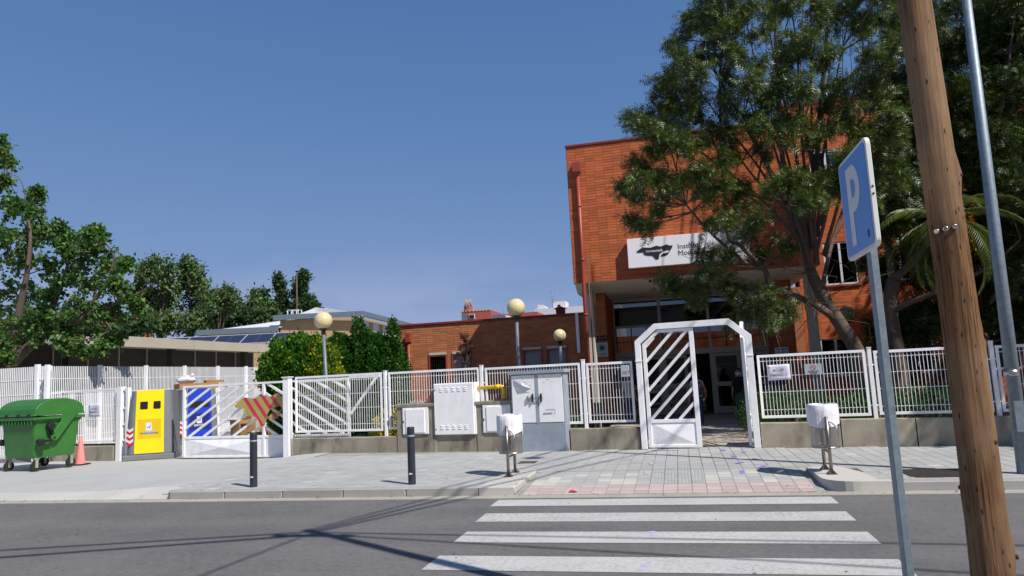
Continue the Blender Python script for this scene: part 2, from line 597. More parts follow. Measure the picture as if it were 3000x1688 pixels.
def fast(name, v, f, mat, parent=None, kind=None, smooth=False, loc=None):
    """triangles from numpy arrays"""
    v = np.asarray(v, np.float32).reshape(-1, 3)
    f = np.asarray(f, np.int32).reshape(-1, 3)
    me = D.meshes.new(name)
    me.vertices.add(len(v))
    me.vertices.foreach_set('co', v.ravel())
    me.loops.add(f.size)
    me.loops.foreach_set('vertex_index', f.ravel())
    me.polygons.add(len(f))
    me.polygons.foreach_set('loop_start', np.arange(0, f.size, 3, dtype=np.int32))
    me.polygons.foreach_set('loop_total', np.full(len(f), 3, np.int32))
    me.update(calc_edges=True)
    if smooth:
        me.polygons.foreach_set('use_smooth', np.ones(len(f), bool))
    me.materials.append(mat)
    o = D.objects.new(name, me)
    COL.objects.link(o)
    o.parent = parent
    if loc is not None:
        o.location = loc
    if kind:
        o['kind'] = kind
    return o


def thing(name, label, cat, loc=(0, 0, 0), rz=0., group=None):
    o = D.objects.new(name, None)
    COL.objects.link(o)
    o.location = loc
    o.rotation_euler = (0, 0, rz)
    o['label'], o['category'] = label, cat
    if group:
        o['group'] = group
    return o


def tag(o, label, cat, group=None):
    o['label'], o['category'] = label, cat
    if group:
        o['group'] = group
    return o


def struct(o):
    o['kind'] = 'structure'
    return o


def dup(root, loc, label, rz=None, group=None):
    r = root.copy()
    COL.objects.link(r)
    r.location = loc
    r['label'] = label
    if group:
        r['group'] = group
    if rz is not None:
        r.rotation_euler = (0, 0, rz)
    for ch in list(root.children):
        c = ch.copy()
        COL.objects.link(c)
        c.parent = r
        for g in list(ch.children):
            d = g.copy()
            COL.objects.link(d)
            d.parent = c
    return r


def text(body, size, mat, parent, loc, rot=(PI / 2, 0, 0), name='lettering', ex=.002, bold=0., align='CENTER', sp=1.):
    cu = D.curves.new(name, 'FONT')
    cu.body = body
    cu.size = size
    cu.extrude = ex
    cu.offset = bold
    cu.align_x = align
    cu.space_character = sp
    cu.resolution_u = 3
    tmp = D.objects.new(name, cu)
    COL.objects.link(tmp)
    bpy.context.view_layer.update()
    me = D.meshes.new_from_object(tmp.evaluated_get(bpy.context.evaluated_depsgraph_get()))
    D.objects.remove(tmp)
    me.materials.clear()
    me.materials.append(mat)
    return obj(name, me, parent, loc, rot)


# fence line: runs from (-9.56,16.13) to (4.43,14.35)
FROT = math.atan2(14.35 - 16.13, 4.43 + 9.56)
FC, FS = math.cos(FROT), math.sin(FROT)


def FL(u, v=0., z=0.):
    """point on the school's fence line at world x = u, v metres behind it"""
    return Vector((u - v * FS, 16.13 + (u + 9.56) * FS / FC + v * FC, z))


def fthing(name, label, cat, u, v=0., z=0., group=None):
    return thing(name, label, cat, FL(u, v, z), FROT, group)


# ------------------------------------------------------------------ ground
def sm(a, b, x):
    t = min(1, max(0, (x - a) / (b - a)))
    return t * t * (3 - 2 * t)


KY = 10.3


def h(x, y):
    z = .12
    if -2.45 < x < 1.78 and y < 12.0:
        z = .012 + .108 * max(0, (y - KY) / 1.7)
    k = 1 - sm(-10.6, -8.4, x)
    low = .035 - .07 * sm(11, 17, y)
    v = z * (1 - k) + low * k
    if 1.785 < x < 2.438 and y < 11.7:
        return .004
    if x < -8.26 and y < 11:
        v = .012 + (h(x, 11.0) - .012) * max(0, (y - KY) / .7)
    return v


struct(MB().box(-900, 900, -400, 2500, -.6, -.12).build('ground', m_earth))
struct(MB().box(-120, 120, -2.5, 10.06, -.3, 0).build('road', m_asphalt))
road = D.objects['road']
struct(MB().box(-120, 120, 10.06, KY - .001, -.3, .006).build('gutter', m_gutter))
struct(MB().box(-120, 120, -9, 3.3, -.3, .12).build('near_pavement', m_sidewalk))

# crossing stripes, worn paint sheets on the road
for k, (y0, y1, xa, xb) in enumerate(((9.47, 9.95, -2.6, 1.76), (8.47, 8.98, -2.52, 1.73), (7.42, 7.93, -2.46, 1.71), (6.36, 6.87, -2.42, 1.70),
                                      (5.33, 5.85, -2.4, 1.70), (4.3, 4.8, -2.4, 1.7))):
    b = MB()
    n = 44
    for i in range(n):
        a0, a1 = xa + (xb - xa) * i / n, xa + (xb - xa) * (i + 1) / n
        b.add([(a0, y0, .004), (a1, y0, .004), (a1, y1, .004), (a0, y1, .004)], [(0, 1, 2, 3)])
    b.build('crossing_stripe', m_paint, road)

# pavement body, a grid that follows the ramps
b = MB()
xs = list(np.arange(-60, -14, 2.)) + list(np.arange(-14, -8.3, .35)) + [-8.27, -8.25] + list(np.arange(-8, -2.5, .8)) + [-2.46, -2.449] + \
     list(np.arange(-2.2, 1.7, .4)) + [1.779, 1.79, 2.43, 2.446] + list(np.arange(3.2, 8, .8)) + list(np.arange(8, 60, 4.))
ys = [KY + .001, 10.6, 10.95, 11.3, 11.7, 12.0, 12.5, 13.2, 14, 15, 16, 17, 18, 19, 20]
vs, fs = [], []
ys = [KY + .001, 10.6, 10.95, 11.3, 11.69, 11.71, 12.0, 12.5, 13.2, 14, 14.5, 15]
for x in xs:
    ye = FL(min(x, 9.5)).y + .12 if x > -9.6 else 17.2
    for k, y in enumerate(ys):
        y = min(y, ye - .02 * (len(ys) - k)) if k < len(ys) - 1 else ye
        vs.append((x, y, h(x, y) - .012))
ny = len(ys)
for i in range(len(xs) - 1):
    for j in range(ny - 1):
        fs.append((i * ny + j, (i + 1) * ny + j, (i + 1) * ny + j + 1, i * ny + j + 1))
b.add(vs, fs)
pav = struct(b.build('pavement', m_joint))
# smooth concrete skin on the left
b = MB()
vs, fs = [], []
xl = [x for x in xs if x < -8.26]
yl = [10.98, 11.3, 11.7, 12.0, 12.5, 13.2, 14, 15, 16, 17, 18, 19, 20]

for x in xl:
    for y in yl:
        vs.append((x, y, h(x, y)))
n2 = len(yl)
for i in range(len(xl) - 1):
    for j in range(n2 - 1):
        fs.append((i * n2 + j, (i + 1) * n2 + j, (i + 1) * n2 + j + 1, i * n2 + j + 1))
b.add(vs, fs)
b.build('concrete_driveway', m_sidewalk, pav)


def tile_mesh(name, w, d, mat, ribs=0):
    t = MB()
    g = .003
    t.box(-w / 2 + g, w / 2 - g, -d / 2 + g, d / 2 - g, -.02, 0)
    if ribs:
        for i in range(ribs):
            x = -w / 2 + w * (i + .5) / ribs
            t.box(x - w / ribs * .28, x + w / ribs * .28, -d / 2 + g, d / 2 - g, -.001, .005)
    return t.mesh(name, mat, .0)


tm = tile_mesh('tile', .2, .2, m_tile)
tml = tile_mesh('tile', .2, .2, m_tilelight)
tmr = tile_mesh('tile', .2, .2, m_tile, 4)
tmp_ = tile_mesh('pink_tile', .2, .2, m_pinktile)
rest, restl = MB(), MB()
cells = []
for i in range(-41, 45):
    for j in range(0, 24):
        x, y = -.3 + i * .2 + .06, KY + .1 + j * .2
        if y < KY + .2 and not (-2.4 < x < 1.75):
            continue
        if (-3.0 < x < -2.4 and y < 12.0) or (1.75 < x < 2.46 and y < 11.8):
            continue                                    # pale kerb wings of the crossing ramp
        if y > FL(x).y - .08 and not (-.75 < x < 1.35):
            continue
        if 2.93 < x < 3.77 and 10.6 < y < 11.42:
            continue
        if -3.02 < x < -2.72 and 13.05 < y < 13.4:
            continue
        if x > 8.0:
            continue
        cells.append((math.hypot(x - .2, y * 1.0 + 1.5), x, y))
cells.sort()
npink = 0
for k, (dd, x, y) in enumerate(cells):
    ramp = -2.45 < x < 1.78 and y < 12
    rx = math.atan2(.108, 1.7) if ramp else 0.
    z = h(x, y) + random.uniform(-.0012, .0012)
    pink = ramp and y < KY + .62
    light = ramp and KY + .6 < y < 11.7 and random.random() < .28
    rib = -.62 < x < .2 and not pink
    if k < 300:
        o = obj('pink_tile' if pink else 'tile', tmp_ if pink else (tmr if rib else (tml if light else tm)), pav, (x, y, z), (rx + random.uniform(-.004, .004), random.uniform(-.004, .004), 0))
    else:
        q = restl if (light or random.random() < .02) else rest
        g = .005
        dz = .1 * math.tan(rx)
        a = .1 - g
        q.add([(x - a, y - a, z - dz - .02), (x + a, y - a, z - dz - .02), (x + a, y + a, z + dz - .02), (x - a, y + a, z + dz - .02),
               (x - a, y - a, z - dz), (x + a, y - a, z - dz), (x + a, y + a, z + dz), (x - a, y + a, z + dz)],
              [(4, 5, 6, 7), (0, 1, 5, 4), (1, 2, 6, 5), (2, 3, 7, 6), (3, 0, 4, 7)])
rest.build('tile', m_tile, pav, kind='stuff')
restl.build('pale_tile', m_tilelight, pav, kind='stuff')

# kerb stones
x = -8.25
while x < -3.02:
    x1 = min(x + 1.03, -3.0)
    if x1 > -3.2:
        x1 = -3.0
    b = MB()
    if x < -8.2:                                        # first stone, end face worn round
        b.prism([(x + .02, KY), (x1 - .006, KY), (x1 - .006, KY + .17), (x - .06, KY + .17), (x - .06, KY + .09)], -.1, .125, axes='xy')
    else:
        b.box(x + .006, x1 - .006, KY, KY + .17, -.1, .125)
    b.build('kerb_stone', m_kerb, pav, .012)
    x = x1
MB().prism([(-3.0, KY + .0), (-2.452, KY + .0), (-2.452, 12.0), (-2.95, 12.0), (-3.0, 11.2)], -.1, .132, axes='xy').build(
    'kerb_stone', m_kerbwhite, pav, .015, label='broad pale kerb stone beside the crossing ramp')
arc = [(1.785, 11.8), (1.785, 11.2)]
for i in range(8):
    t = PI + i / 7 * PI / 2
    arc.append((2.205 + .42 * math.cos(t), KY + .42 + .42 * math.sin(t)))
arc += [(2.6, KY), (2.6, KY + .165), (2.452, KY + .165), (2.44, 11.1), (2.25, 11.8)]
MB().prism(arc, -.1, .132, axes='xy').build('kerb_stone', m_kerbwhite, pav, 0, label='rounded pale kerb corner beside the crossing ramp')
x = 2.6
while x < 12:
    MB().box(x + .006, x + 1.0 - .006, KY, KY + .17, -.1, .125).build('kerb_stone', m_kerb, pav, .012)
    x += 1.0
# sloping stones of the dropped kerb in front of the driveway
x = -8.3
for i in range(22):
    x1 = x - .62
    MB().add([(x - .006, KY, .012), (x1 + .006, KY, .012), (x1 + .006, KY + .68, h(x1, 11) + .006), (x - .006, KY + .68, h(x, 11) + .006),
              (x - .006, KY, -.1), (x1 + .006, KY, -.1), (x1 + .006, KY + .68, -.1), (x - .006, KY + .68, -.1)],
             [(0, 3, 2, 1), (0, 1, 5, 4), (1, 2, 6, 5), (2, 3, 7, 6), (3, 0, 4, 7)]).build('ramp_stone', m_kerbwhite, pav)
    x = x1
# covers set in the pavement
c = thing('manhole_cover', 'large dark iron cover set in the grey tiles behind the wooden pole', 'manhole cover', (3.35, 11.01, .12))
MB().box(-.40, .40, -.39, .39, -.02, .004).build('frame', m_rust, c)
MB().box(-.37, .37, -.36, .36, -.01, .009).build('lid', m_iron, c)
c = thing('manhole_cover', 'small rusty cover in the tiles behind the litter bin beside the grey cabinet', 'manhole cover', (-2.87, 13.22, .12))
MB().box(-.17, .17, -.17, .17, -.02, .004).build('frame', m_rust, c)
MB().box(-.15, .15, -.15, .15, -.01, .008).build('lid', m_rust, c)
c = thing('drain_grate', 'dark narrow grate in the tiles in front of the closed gate leaf', 'grate', FL(-.35, -.28, .12), FROT)
MB().box(-.26, .26, -.05, .05, -.02, .003).build('frame', m_iron, c)
for i in range(9):
    MB().box(-.23 + i * .056, -.205 + i * .056, -.04, .04, 0, .008).build('bar', m_tile, c)

# purple shoe prints stamped on the pavement and the road
prints = [(2119, 1320), (2151, 1338), (2180, 1326), (2166, 1357), (2215, 1347), (2174, 1384), (2232, 1369), (2255, 1403), (1966, 1331),
          (1908, 1360), (1963, 1370), (1894, 1386), (1951, 1403), (1872, 1422), (1915, 1565), (1884, 1664)]
foot = [(a_ * .8, b_ * .8) for a_, b_ in [(-.045, -.13), (.035, -.13), (.05, -.05), (.035, .02), (.06, .10), (.03, .15), (-.03, .15), (-.055, .09), (-.03, 0), (-.05, -.06)]]
for k, (px, py) in enumerate(prints):
    d = rt2 * ((px - 1500) / FPX) - up2 * ((py - 844) / FPX) + fw
    p = EYE + d * ((.1 - 1.7) / d.z)
    onroad = p.y < 10.2
    p = EYE + d * (((.0 if onroad else h(p.x, p.y)) - 1.7) / d.z)
    ramp = -2.45 < p.x < 1.78 and p.y < 12 and not onroad
    o = MB().prism(foot, 0, .0015, axes='xy').build('footprint', m_lilac if (onroad or px < 2000) else m_purple, road if onroad else pav,
                                                   loc=(p.x, p.y, p.z + (.005 if onroad else .0065)), rot=(math.atan2(.108, 1.7) if ramp else 0, 0, random.uniform(-.5, .3)))
# litter
w = MB()
w.add([(-.06, -.03, .004), (.05, -.04, .012), (.07, .03, .004), (-.04, .04, .022), (.0, .0, .034)], [(0, 1, 4), (1, 2, 4), (2, 3, 4), (3, 0, 4)])
tag(w.build('wrapper', [m_litter], loc=(-1.62, 10.42, .02)), 'crumpled red wrapper lying on the pink tiles', 'litter')
b = MB()
for i in range(150):
    x, y = random.uniform(-12, 6), KY + abs(random.gauss(0, .10)) * random.choice((-1, -1, 6))
    if y < 3.4:
        continue
    s_, a = random.uniform(.008, .03), random.uniform(0, 6.28)
    z = (h(x, y) if y > KY else .006) + .012
    b.add([(x + s_ * math.cos(a), y + s_ * math.sin(a), z), (x - s_ * .4 * math.sin(a), y + s_ * .4 * math.cos(a), z + .006), (x - s_ * math.cos(a), y - s_ * math.sin(a), z), (x + s_ * .4 * math.sin(a), y - s_ * .4 * math.cos(a), z + .004)], [(0, 1, 2), (0, 2, 3)])
for i in range(60):
    x, y = random.uniform(-9, 5), random.uniform(4.5, 10)
    s_, a = random.uniform(.006, .022), random.uniform(0, 6.28)
    b.add([(x + s_ * math.cos(a), y + s_ * math.sin(a), .006), (x - s_ * .4 * math.sin(a), y + s_ * .4 * math.cos(a), .012), (x - s_ * math.cos(a), y - s_ * math.sin(a), .006), (x + s_ * .4 * math.sin(a), y - s_ * .4 * math.cos(a), .01)], [(0, 1, 2), (0, 2, 3)])
o = b.build('dry_leaves', m_dryleaf)
o['kind'] = 'stuff'

# school yard and the paved path to the entrance
struct(MB().box(-9.5, 60, 16.0, 60, -.4, .04).build('yard', m_earth))
struct(MB().box(-60, -9.5, 17.2, 60, -.4, -.042).build('yard_driveway', m_sidewalk))
struct(MB().box(-9.4, 60, 14.9, 15.999, -.4, .03).build('planting_strip', m_earth))
b = MB()
path = struct(MB().box(-2.1, 2.2, 14.9, 26.5, -.3, .088).build('path', m_joint))
pm = MB().box(-.196, .196, -.196, .196, -.02, 0).mesh('paving_tile', m_floor)
for i in range(11):
    for j in range(28):
        obj('paving_tile', pm, path, (-1.95 + i * .4, 15.2 + j * .4, .10 + random.uniform(-.001, .001)), (random.uniform(-.003, .003), 0, 0))

# ------------------------------------------------------------------ school: brick work
def bricks(parent, x0, x1, z0, z1, Y, bw, bh, mat, holes=(), singles=0, focus=(0, 0), name='brick'):
    """stack-bonded bricks, each its own block proud of the mortar wall behind"""
    nx, nz = round((x1 - x0) / bw), round((z1 - z0) / bh)
    bw, bh = (x1 - x0) / nx, (z1 - z0) / nz
    g = .0055
    cl = []
    for i in range(nx):
        for j in range(nz):
            cx, cz = x0 + (i + .5) * bw, z0 + (j + .5) * bh
            if any(a < cx < c_ and e < cz < f for a, c_, e, f in holes):
                continue
            cl.append((math.hypot(cx - focus[0], cz - focus[1]), cx, cz))
    cl.sort()
    me = MB().box(-bw / 2 + g * .6, bw / 2 - g * .6, -.014, 0, -bh / 2 + g, bh / 2 - g).mesh(name, mat)
    jr = MB()
    for k, (_, cx, cz) in enumerate(cl):
        dy = random.uniform(-.003, .003)
        if k < singles:
            obj(name, me, parent, (cx, Y + .012 + dy, cz))
        else:
            y = Y + .012 + dy
            a, c_ = bw / 2 - g * .6, bh / 2 - g
            jr.add([(cx - a, y, cz - c_), (cx + a, y, cz - c_), (cx + a, y, cz + c_), (cx - a, y, cz + c_),
                    (cx - a, y - .014, cz - c_), (cx + a, y - .014, cz - c_), (cx + a, y - .014, cz + c_), (cx - a, y - .014, cz + c_)],
                   [(4, 5, 6, 7), (0, 1, 5, 4), (1, 2, 6, 5), (2, 3, 7, 6), (3, 0, 4, 7)])
    if jr.v:
        jr.build(name, mat, parent, kind='stuff')


FY = 20.5
school = thing('school_building', 'orange brick school block with an overhanging upper floor and glazed entrance', 'building', (0, 0, 0))
XL, XR, ZB, ZT = -2.79, 3.95, 4.33, 8.44
b = MB()
b.box(XL, XR, FY, FY + .3, ZB + .001, ZT)
b.box(XL, XL + .3, FY + .3, 29.5, ZB + .001, ZT)
b.box(XR - .3, XR, FY + .3, 26, ZB + .001, ZT)
b.build('wall', m_mortar, school)
bricks(school, XL, XR, ZB, ZT, FY - .003, .265, .082, m_brick, singles=300, focus=(-2.0, 7.0))
sb = MB()
for i in range(33):
    for j in range(50):
        y0, z0 = FY + .02 + i * .27, ZB + j * .082
        sb.box(XL - .014, XL + .004, y0 + .004, y0 + .262, z0 + .007, z0 + .075)
sb.build('side_brick', m_brick, school, kind='stuff')
b = MB()
b.box(XL - .03, XR, FY - .04, FY + .4, ZT, ZT + .07)
b.box(XL - .03, XL + .35, FY + .4, 29.5, ZT, ZT + .07)
b.build('coping', m_coping, school, .008)
MB().box(XL + .35, XR, FY + .4, 29.5, ZT - .25, ZT - .1).build('roof', m_soffit, school)
b = MB()
b.add([(XL + .02, FY + .01, ZB), (XR, FY + .01, ZB), (XR, 26.3, ZB), (XL + .02, 26.3, ZB)], [(0, 1, 2, 3)])
b.box(XL + .02, XR, FY + .05, 26.3, ZB + .004, ZB + .15)
b.build('soffit', m_soffit, school)
MB().prism([(FY + .03, ZB - .002), (21.0, ZB - .25), (29, ZB - .25), (29, ZB - .002)], XL + .02, XL + .3, axes='yz').build('edge_beam', m_soffit, school)
for k, (cx, cy) in enumerate(((-2.47, 21.25), (3.82, 21.6))):
    MB().box(cx - .13, cx + .12, cy - .12, cy + .2, .05, ZB - .01).build('column', m_column, school, .012)
MB().box(-2.62, -2.2, 21.02, 21.1, .3, .85).build('column_wrap', m_dark, school)
# soffit lamps
for x in (-.62, 1.18, 1.3):
    MB().box(x - .035, x + .035, FY + .4, FY + .47, ZB - .07, ZB - .004).build('soffit_lamp', m_dark, school)
# rainwater box and pipe on the facade
b = MB()
b.box(-2.62, -2.38, FY - .22, FY - .018, 7.62, 7.92)
b.add([(-2.6, FY - .2, 7.62), (-2.4, FY - .2, 7.62), (-2.4, FY - .02, 7.62), (-2.6, FY - .02, 7.62),
       (-2.53, FY - .13, 7.5), (-2.44, FY - .13, 7.5), (-2.44, FY - .04, 7.5), (-2.53, FY - .04, 7.5)], [(0, 1, 5, 4), (1, 2, 6, 5), (2, 3, 7, 6), (3, 0, 4, 7)])
b.build('rainwater_head', m_drain, school, .006)
b = MB()
b.tube([(-2.485, FY - .085, 7.55), (-2.49, FY - .085, 5.0), (-2.5, FY - .085, 4.2), (-2.5, FY - .085, .1)], .055, 10)
for z in (6.6, 5.0, 3.4, 1.6):
    b.tube([(-2.49, FY - .085, z - .03), (-2.49, FY - .085, z + .03)], .066, 10)
b.build('drainpipe', m_drain, school)
MB().tube([(-2.32, FY - .35, .1), (-2.32, FY - .35, 5.05)], .022, 6).build('conduit', m_rust, school)

# ground floor behind the overhang: brick pier, glazed screen, doors, hall
GY = 26.2
b = MB()
for x0, x1, y0 in ((-2.5, -2.21, 23.45), (3.1, 3.6, 23.45), (XR - .3, 4.3, GY - .2)):
    MB().box(x0, x1, y0, GY + .1, .05, ZB - .005).build('pier_wall', m_mortar, school)
bricks(school, 3.1, 3.6, .1, ZB - .02, 23.45, .25, .075, m_brick, name='pier_brick')
sb = MB()
for i in range(10):
    for j in range(55):
        y0, z0 = 23.5 + i * .27, .1 + j * .076
        sb.box(-2.222, -2.19, y0 + .004, y0 + .262, z0 + .007, z0 + .07)
sb.build('return_brick', m_brick, school, kind='stuff')
# frame of the glazed screen
gx = [-2.2, -.55, 1.15, 3.08]
b = MB()
for x in gx:
    b.box(x - .05, x + .05, GY - .06, GY + .06, .1, ZB - .01)
for z0, z1 in ((2.22, 2.42), (3.28, 3.36), (ZB - .1, ZB - .006)):
    for i in range(3):
        b.box(gx[i] + .05, gx[i + 1] - .05, GY - .05, GY + .05, z0, z1)
scr = b.build('glazed_screen', m_alu, school)
for i in range(3):
    for z0, z1 in ((2.42, 3.28), (3.36, ZB - .1)):
        MB().box(gx[i] + .05, gx[i + 1] - .05, GY - .008, GY + .008, z0, z1).build('pane', m_glassdark, scr)
for i, (x0, x1) in enumerate(((-2.15, -1.4), (-1.38, -.6), (-.5, .3), (1.2, 2.1), (2.12, 3.03))):
    b = MB()
    b.box(x0, x0 + .09, GY - .04, GY + .04, .12, 2.2)
    b.box(x1 - .09, x1, GY - .04, GY + .04, .12, 2.2)
    for z0, z1 in ((.12, .35), (1.05, 1.2), (2.1, 2.2)):
        b.box(x0 + .09, x1 - .09, GY - .04, GY + .04, z0, z1)
    dr = b.build('door', m_alu, school)
    for z0, z1 in ((.35, 1.05), (1.2, 2.1)):
        MB().box(x0 + .09, x1 - .09, GY - .006, GY + .006, z0, z1).build('pane', m_glassdark, dr)
# hall shell with a window strip at the back facing a court added for its sunlit brick
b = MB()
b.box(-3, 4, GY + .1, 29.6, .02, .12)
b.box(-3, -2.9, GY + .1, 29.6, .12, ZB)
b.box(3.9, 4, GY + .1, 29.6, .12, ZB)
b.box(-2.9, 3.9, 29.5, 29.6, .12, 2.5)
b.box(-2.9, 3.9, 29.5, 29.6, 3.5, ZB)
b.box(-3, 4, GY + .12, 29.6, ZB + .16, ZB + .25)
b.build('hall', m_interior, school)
b = MB()
for x in np.arange(-2.4, 3.6, .62):
    b.box(x - .02, x + .02, 29.53, 29.57, 2.5, 3.5)
b.box(-2.9, 3.9, 29.525, 29.575, 2.88, 2.92)
b.build('hall_window_bars', m_dark, school)
MB().box(-1.3, .9, 28.2, 28.8, .12, 1.05).build('reception_counter', m_soffit, school)
MB().box(-1.1, -.2, 28.9, 28.95, 1.4, 1.9).build('notice_board', m_alu, school)
MB().box(-.35, .6, 29.3, 29.35, 1.35, 2.2).build('notice_board', m_soffit, school)
text('CF', .22, m_alu, school, (2.55, GY - .03, 2.72), bold=.004)
b = MB()
b.box(2.55, 3.0, GY - .03, GY - .02, 2.6, 2.615)
b.box(2.55, 2.95, GY - .03, GY - .02, 2.55, 2.56)
b.build('lettering', m_alu, school)

court = thing('added_court_wall', 'added orange brick wall behind the hall, seen through the entrance glass', 'wall', (0, 33, 0))  # wall put in so sunlit orange brick shows in the entrance glass
MB().box(-9, 9, .02, .3, 0, 3.32).build('wall', m_mortar, court)
bricks(court, -8, 6, 1.6, 3.3, 0, .27, .085, m_brick)

# wall name board
sgn = thing('wall_sign', 'long white name board with a black map emblem on the orange brick facade', 'sign', (0, FY - .25, 0))
MB().box(-1.17, 2.17, 0, .2, 4.62, 5.46).build('board', m_signwhite, sgn, .006)
MB().box(-1.0, 2.0, .2, .235, 4.75, 5.3).build('bracket', m_galv, sgn)
MAP = [(668, 575), (690, 592), (740, 598), (840, 596), (835, 640), (850, 670), (900, 695), (960, 705), (1030, 712), (1070, 765), (1105, 828), (1140, 826), (1172, 820),
       (1192, 700), (1215, 655), (1262, 602), (1330, 575), (1400, 552), (1440, 570), (1432, 600), (1390, 636), (1300, 655), (1250, 680), (1224, 720), (1240, 745),
       (1320, 735), (1385, 700), (1432, 620), (1490, 500), (1515, 430), (1415, 425), (1390, 385), (1320, 410), (1240, 445), (1130, 415), (1060, 445), (990, 468), (920, 462),
       (860, 452), (800, 465), (750, 500), (710, 530)]


def map_poly(cx, cz, w):
    k = w / (1515 - 668)
    return [(cx + (x - 1091) * k, cz - (y - 600 + (x - 1091) * .05) * k) for x, y in MAP]


MB().prism([(x, 5.03 + (z - 5.03) * .78) for x, z in map_poly(-.41, 5.03, 1.02)], -.012, -.001).build('map_emblem', m_ink, sgn)
text('ins', .105, m_signwhite, sgn, (-.655, -.0135, 5.03), align='LEFT', ex=.001)
text('montsià', .105, m_signwhite, sgn, (-.525, -.0135, 5.03), align='LEFT', ex=.001, bold=.0012)
text('Institut', .205, m_ink, sgn, (.22, -.003, 5.06), align='LEFT', bold=.0)
text('Montsià', .205, m_ink, sgn, (.22, -.003, 4.87), align='LEFT', bold=.0)

# right-hand wing, taller and set back
wing = thing('school_wing', 'tall orange brick wing with white windows behind the trees at right', 'building', (0, 0, 0))
WY = 26.0
WX0, WX1, WT = 4.3, 24.0, 10.8
wins = []
for k in range(6):
    x0 = 5.0 + k * 2.35
    wins += [(x0, x0 + 1.05, 7.5, 9.05), (x0 + .15, x0 + 1.2, 4.3, 5.8)]
for k in range(6):
    wins.append((4.75 + k * 2.5, 5.75 + k * 2.5, 1.2, 2.5))
b = MB()
# wall cut round the windows: vertical strips per storey band
bands = [(0, 1.2, []), (1.2, 2.5, [w_ for w_ in wins if w_[2] == 1.2]), (2.5, 4.3, []), (4.3, 5.8, [w_ for w_ in wins if w_[2] == 4.3]), (5.8, 7.5, []),
         (7.5, 9.05, [w_ for w_ in wins if w_[2] == 7.5]), (9.05, WT, [])]
for z0, z1, ws in bands:
    x = WX0
    for w_ in sorted(ws):
        b.box(x, w_[0], WY, WY + .3, z0, z1)
        x = w_[1]
    b.box(x, WX1, WY, WY + .3, z0, z1)
b.box(WX0, WX0 + .3, WY + .3, 29, ZT - .2, WT)
b.build('wall', m_mortar, wing)
bricks(wing, WX0, 16., .1, WT, WY - .003, .265, .085, m_brick, holes=[(a - .1, c_ + .1, d_ - .02, e + .02) for a, c_, d_, e in wins], singles=0)
MB().box(WX0 - .05, WX1, WY - .05, WY + .4, WT, WT + .1).build('coping', m_coping, wing)
MB().box(WX0 + .3, WX1, WY + .4, 29, WT - .4, WT - .2).build('roof', m_soffit, wing)
MB().box(WX0, WX1, 26.9, 27, .1, WT - .4).build('inner_wall', m_interior, wing)
for (a, c_, z0, z1) in wins:
    if a > 15:
        continue
    b = MB()
    t_ = .06
    b.box(a, a + t_, WY + .02, WY + .12, z0, z1)
    b.box(c_ - t_, c_, WY + .02, WY + .12, z0, z1)
    b.box(a + t_, c_ - t_, WY + .02, WY + .12, z0, z0 + t_)
    b.box(a + t_, c_ - t_, WY + .02, WY + .12, z1 - t_, z1)
    b.box((a + c_) / 2 - .035, (a + c_) / 2 + .035, WY + .02, WY + .12, z0 + t_, z1 - t_)
    f_ = b.build('window', m_winframe, wing)
    for x0, x1 in ((a + t_, (a + c_) / 2 - .035), ((a + c_) / 2 + .035, c_ - t_)):
        MB().box(x0, x1, WY + .06, WY + .068, z0 + t_, z1 - t_).build('pane', m_glass, f_)
    if z0 > 6:
        MB().box(a + t_, c_ - t_, WY + .2, WY + .22, z0 + .35, z1).build('blind', m_shutter, f_)
    MB().box(a - .06, c_ + .06, WY - .07, WY + .02, z0 - .06, z0).build('sill', m_drain, f_)
MB().box(2.95, 3.35, 23.40, 23.42, 2.0, 2.22).build('wall_plate', m_papersheet, school)
b = MB()
b.box(2.99, 3.31, 23.394, 23.399, 2.06, 2.1)
b.box(2.99, 3.31, 23.394, 23.399, 2.14, 2.19)
b.build('plate_print', m_blue_sign, school)

# ------------------------------------------------------------------ single-storey annex
AY = 23.4
annex = thing('school_annex', 'low brown brick annex with shuttered windows left of the entrance', 'building', (0, 0, 0))
AX0, AT = -9.45, 3.66
aw = [(-8.34, -7.77, .9, 2.55), (-7.5, -6.93, .9, 2.55), (-5.02, -4.44, .9, 2.55), (-4.2, -3.6, .9, 2.55)]
b = MB()
b.box(AX0, -2.5, AY, AY + .25, 0, .9)
b.box(AX0, -2.5, AY, AY + .25, 2.55, AT)
x = AX0
for a, c_, z0, z1 in aw:
    b.box(x, a, AY, AY + .25, .9, 2.55)
    x = c_
b.box(x, -2.5, AY, AY + .25, .9, 2.55)
b.box(AX0, AX0 + .25, AY + .25, 33, 0, AT)
b.box(-2.5, -2.21, AY, AY + .05, AT, ZB)
b.build('wall', m_mortar, annex)
holes = [(a - .12, c_ + .12, z0 - .1, z1 + .1) for a, c_, z0, z1 in aw]
bricks(annex, AX0, -2.21, .1, AT - .02, AY - .003, .25, .074, m_brickb, holes=holes, singles=300, focus=(-8.2, 3.2))
bricks(annex, -2.71, -2.21, AT, ZB - .03, AY - .003, .25, .074, m_brickb)
b = MB()
b.box(AX0 - .04, -2.6, AY - .06, AY + .3, AT, AT + .07)
b.box(AX0 - .04, AX0 + .3, AY + .3, 33, AT, AT + .07)
b.build('coping', m_coping, annex, .008)
MB().box(AX0 + .26, -2.7, AY + .26, 33, AT - .2, AT - .1).build('roof', m_soffit, annex)
MB().box(AX0 + .3, -2.6, 24.6, 24.7, .1, AT - .3).build('inner_wall', m_interior, annex)
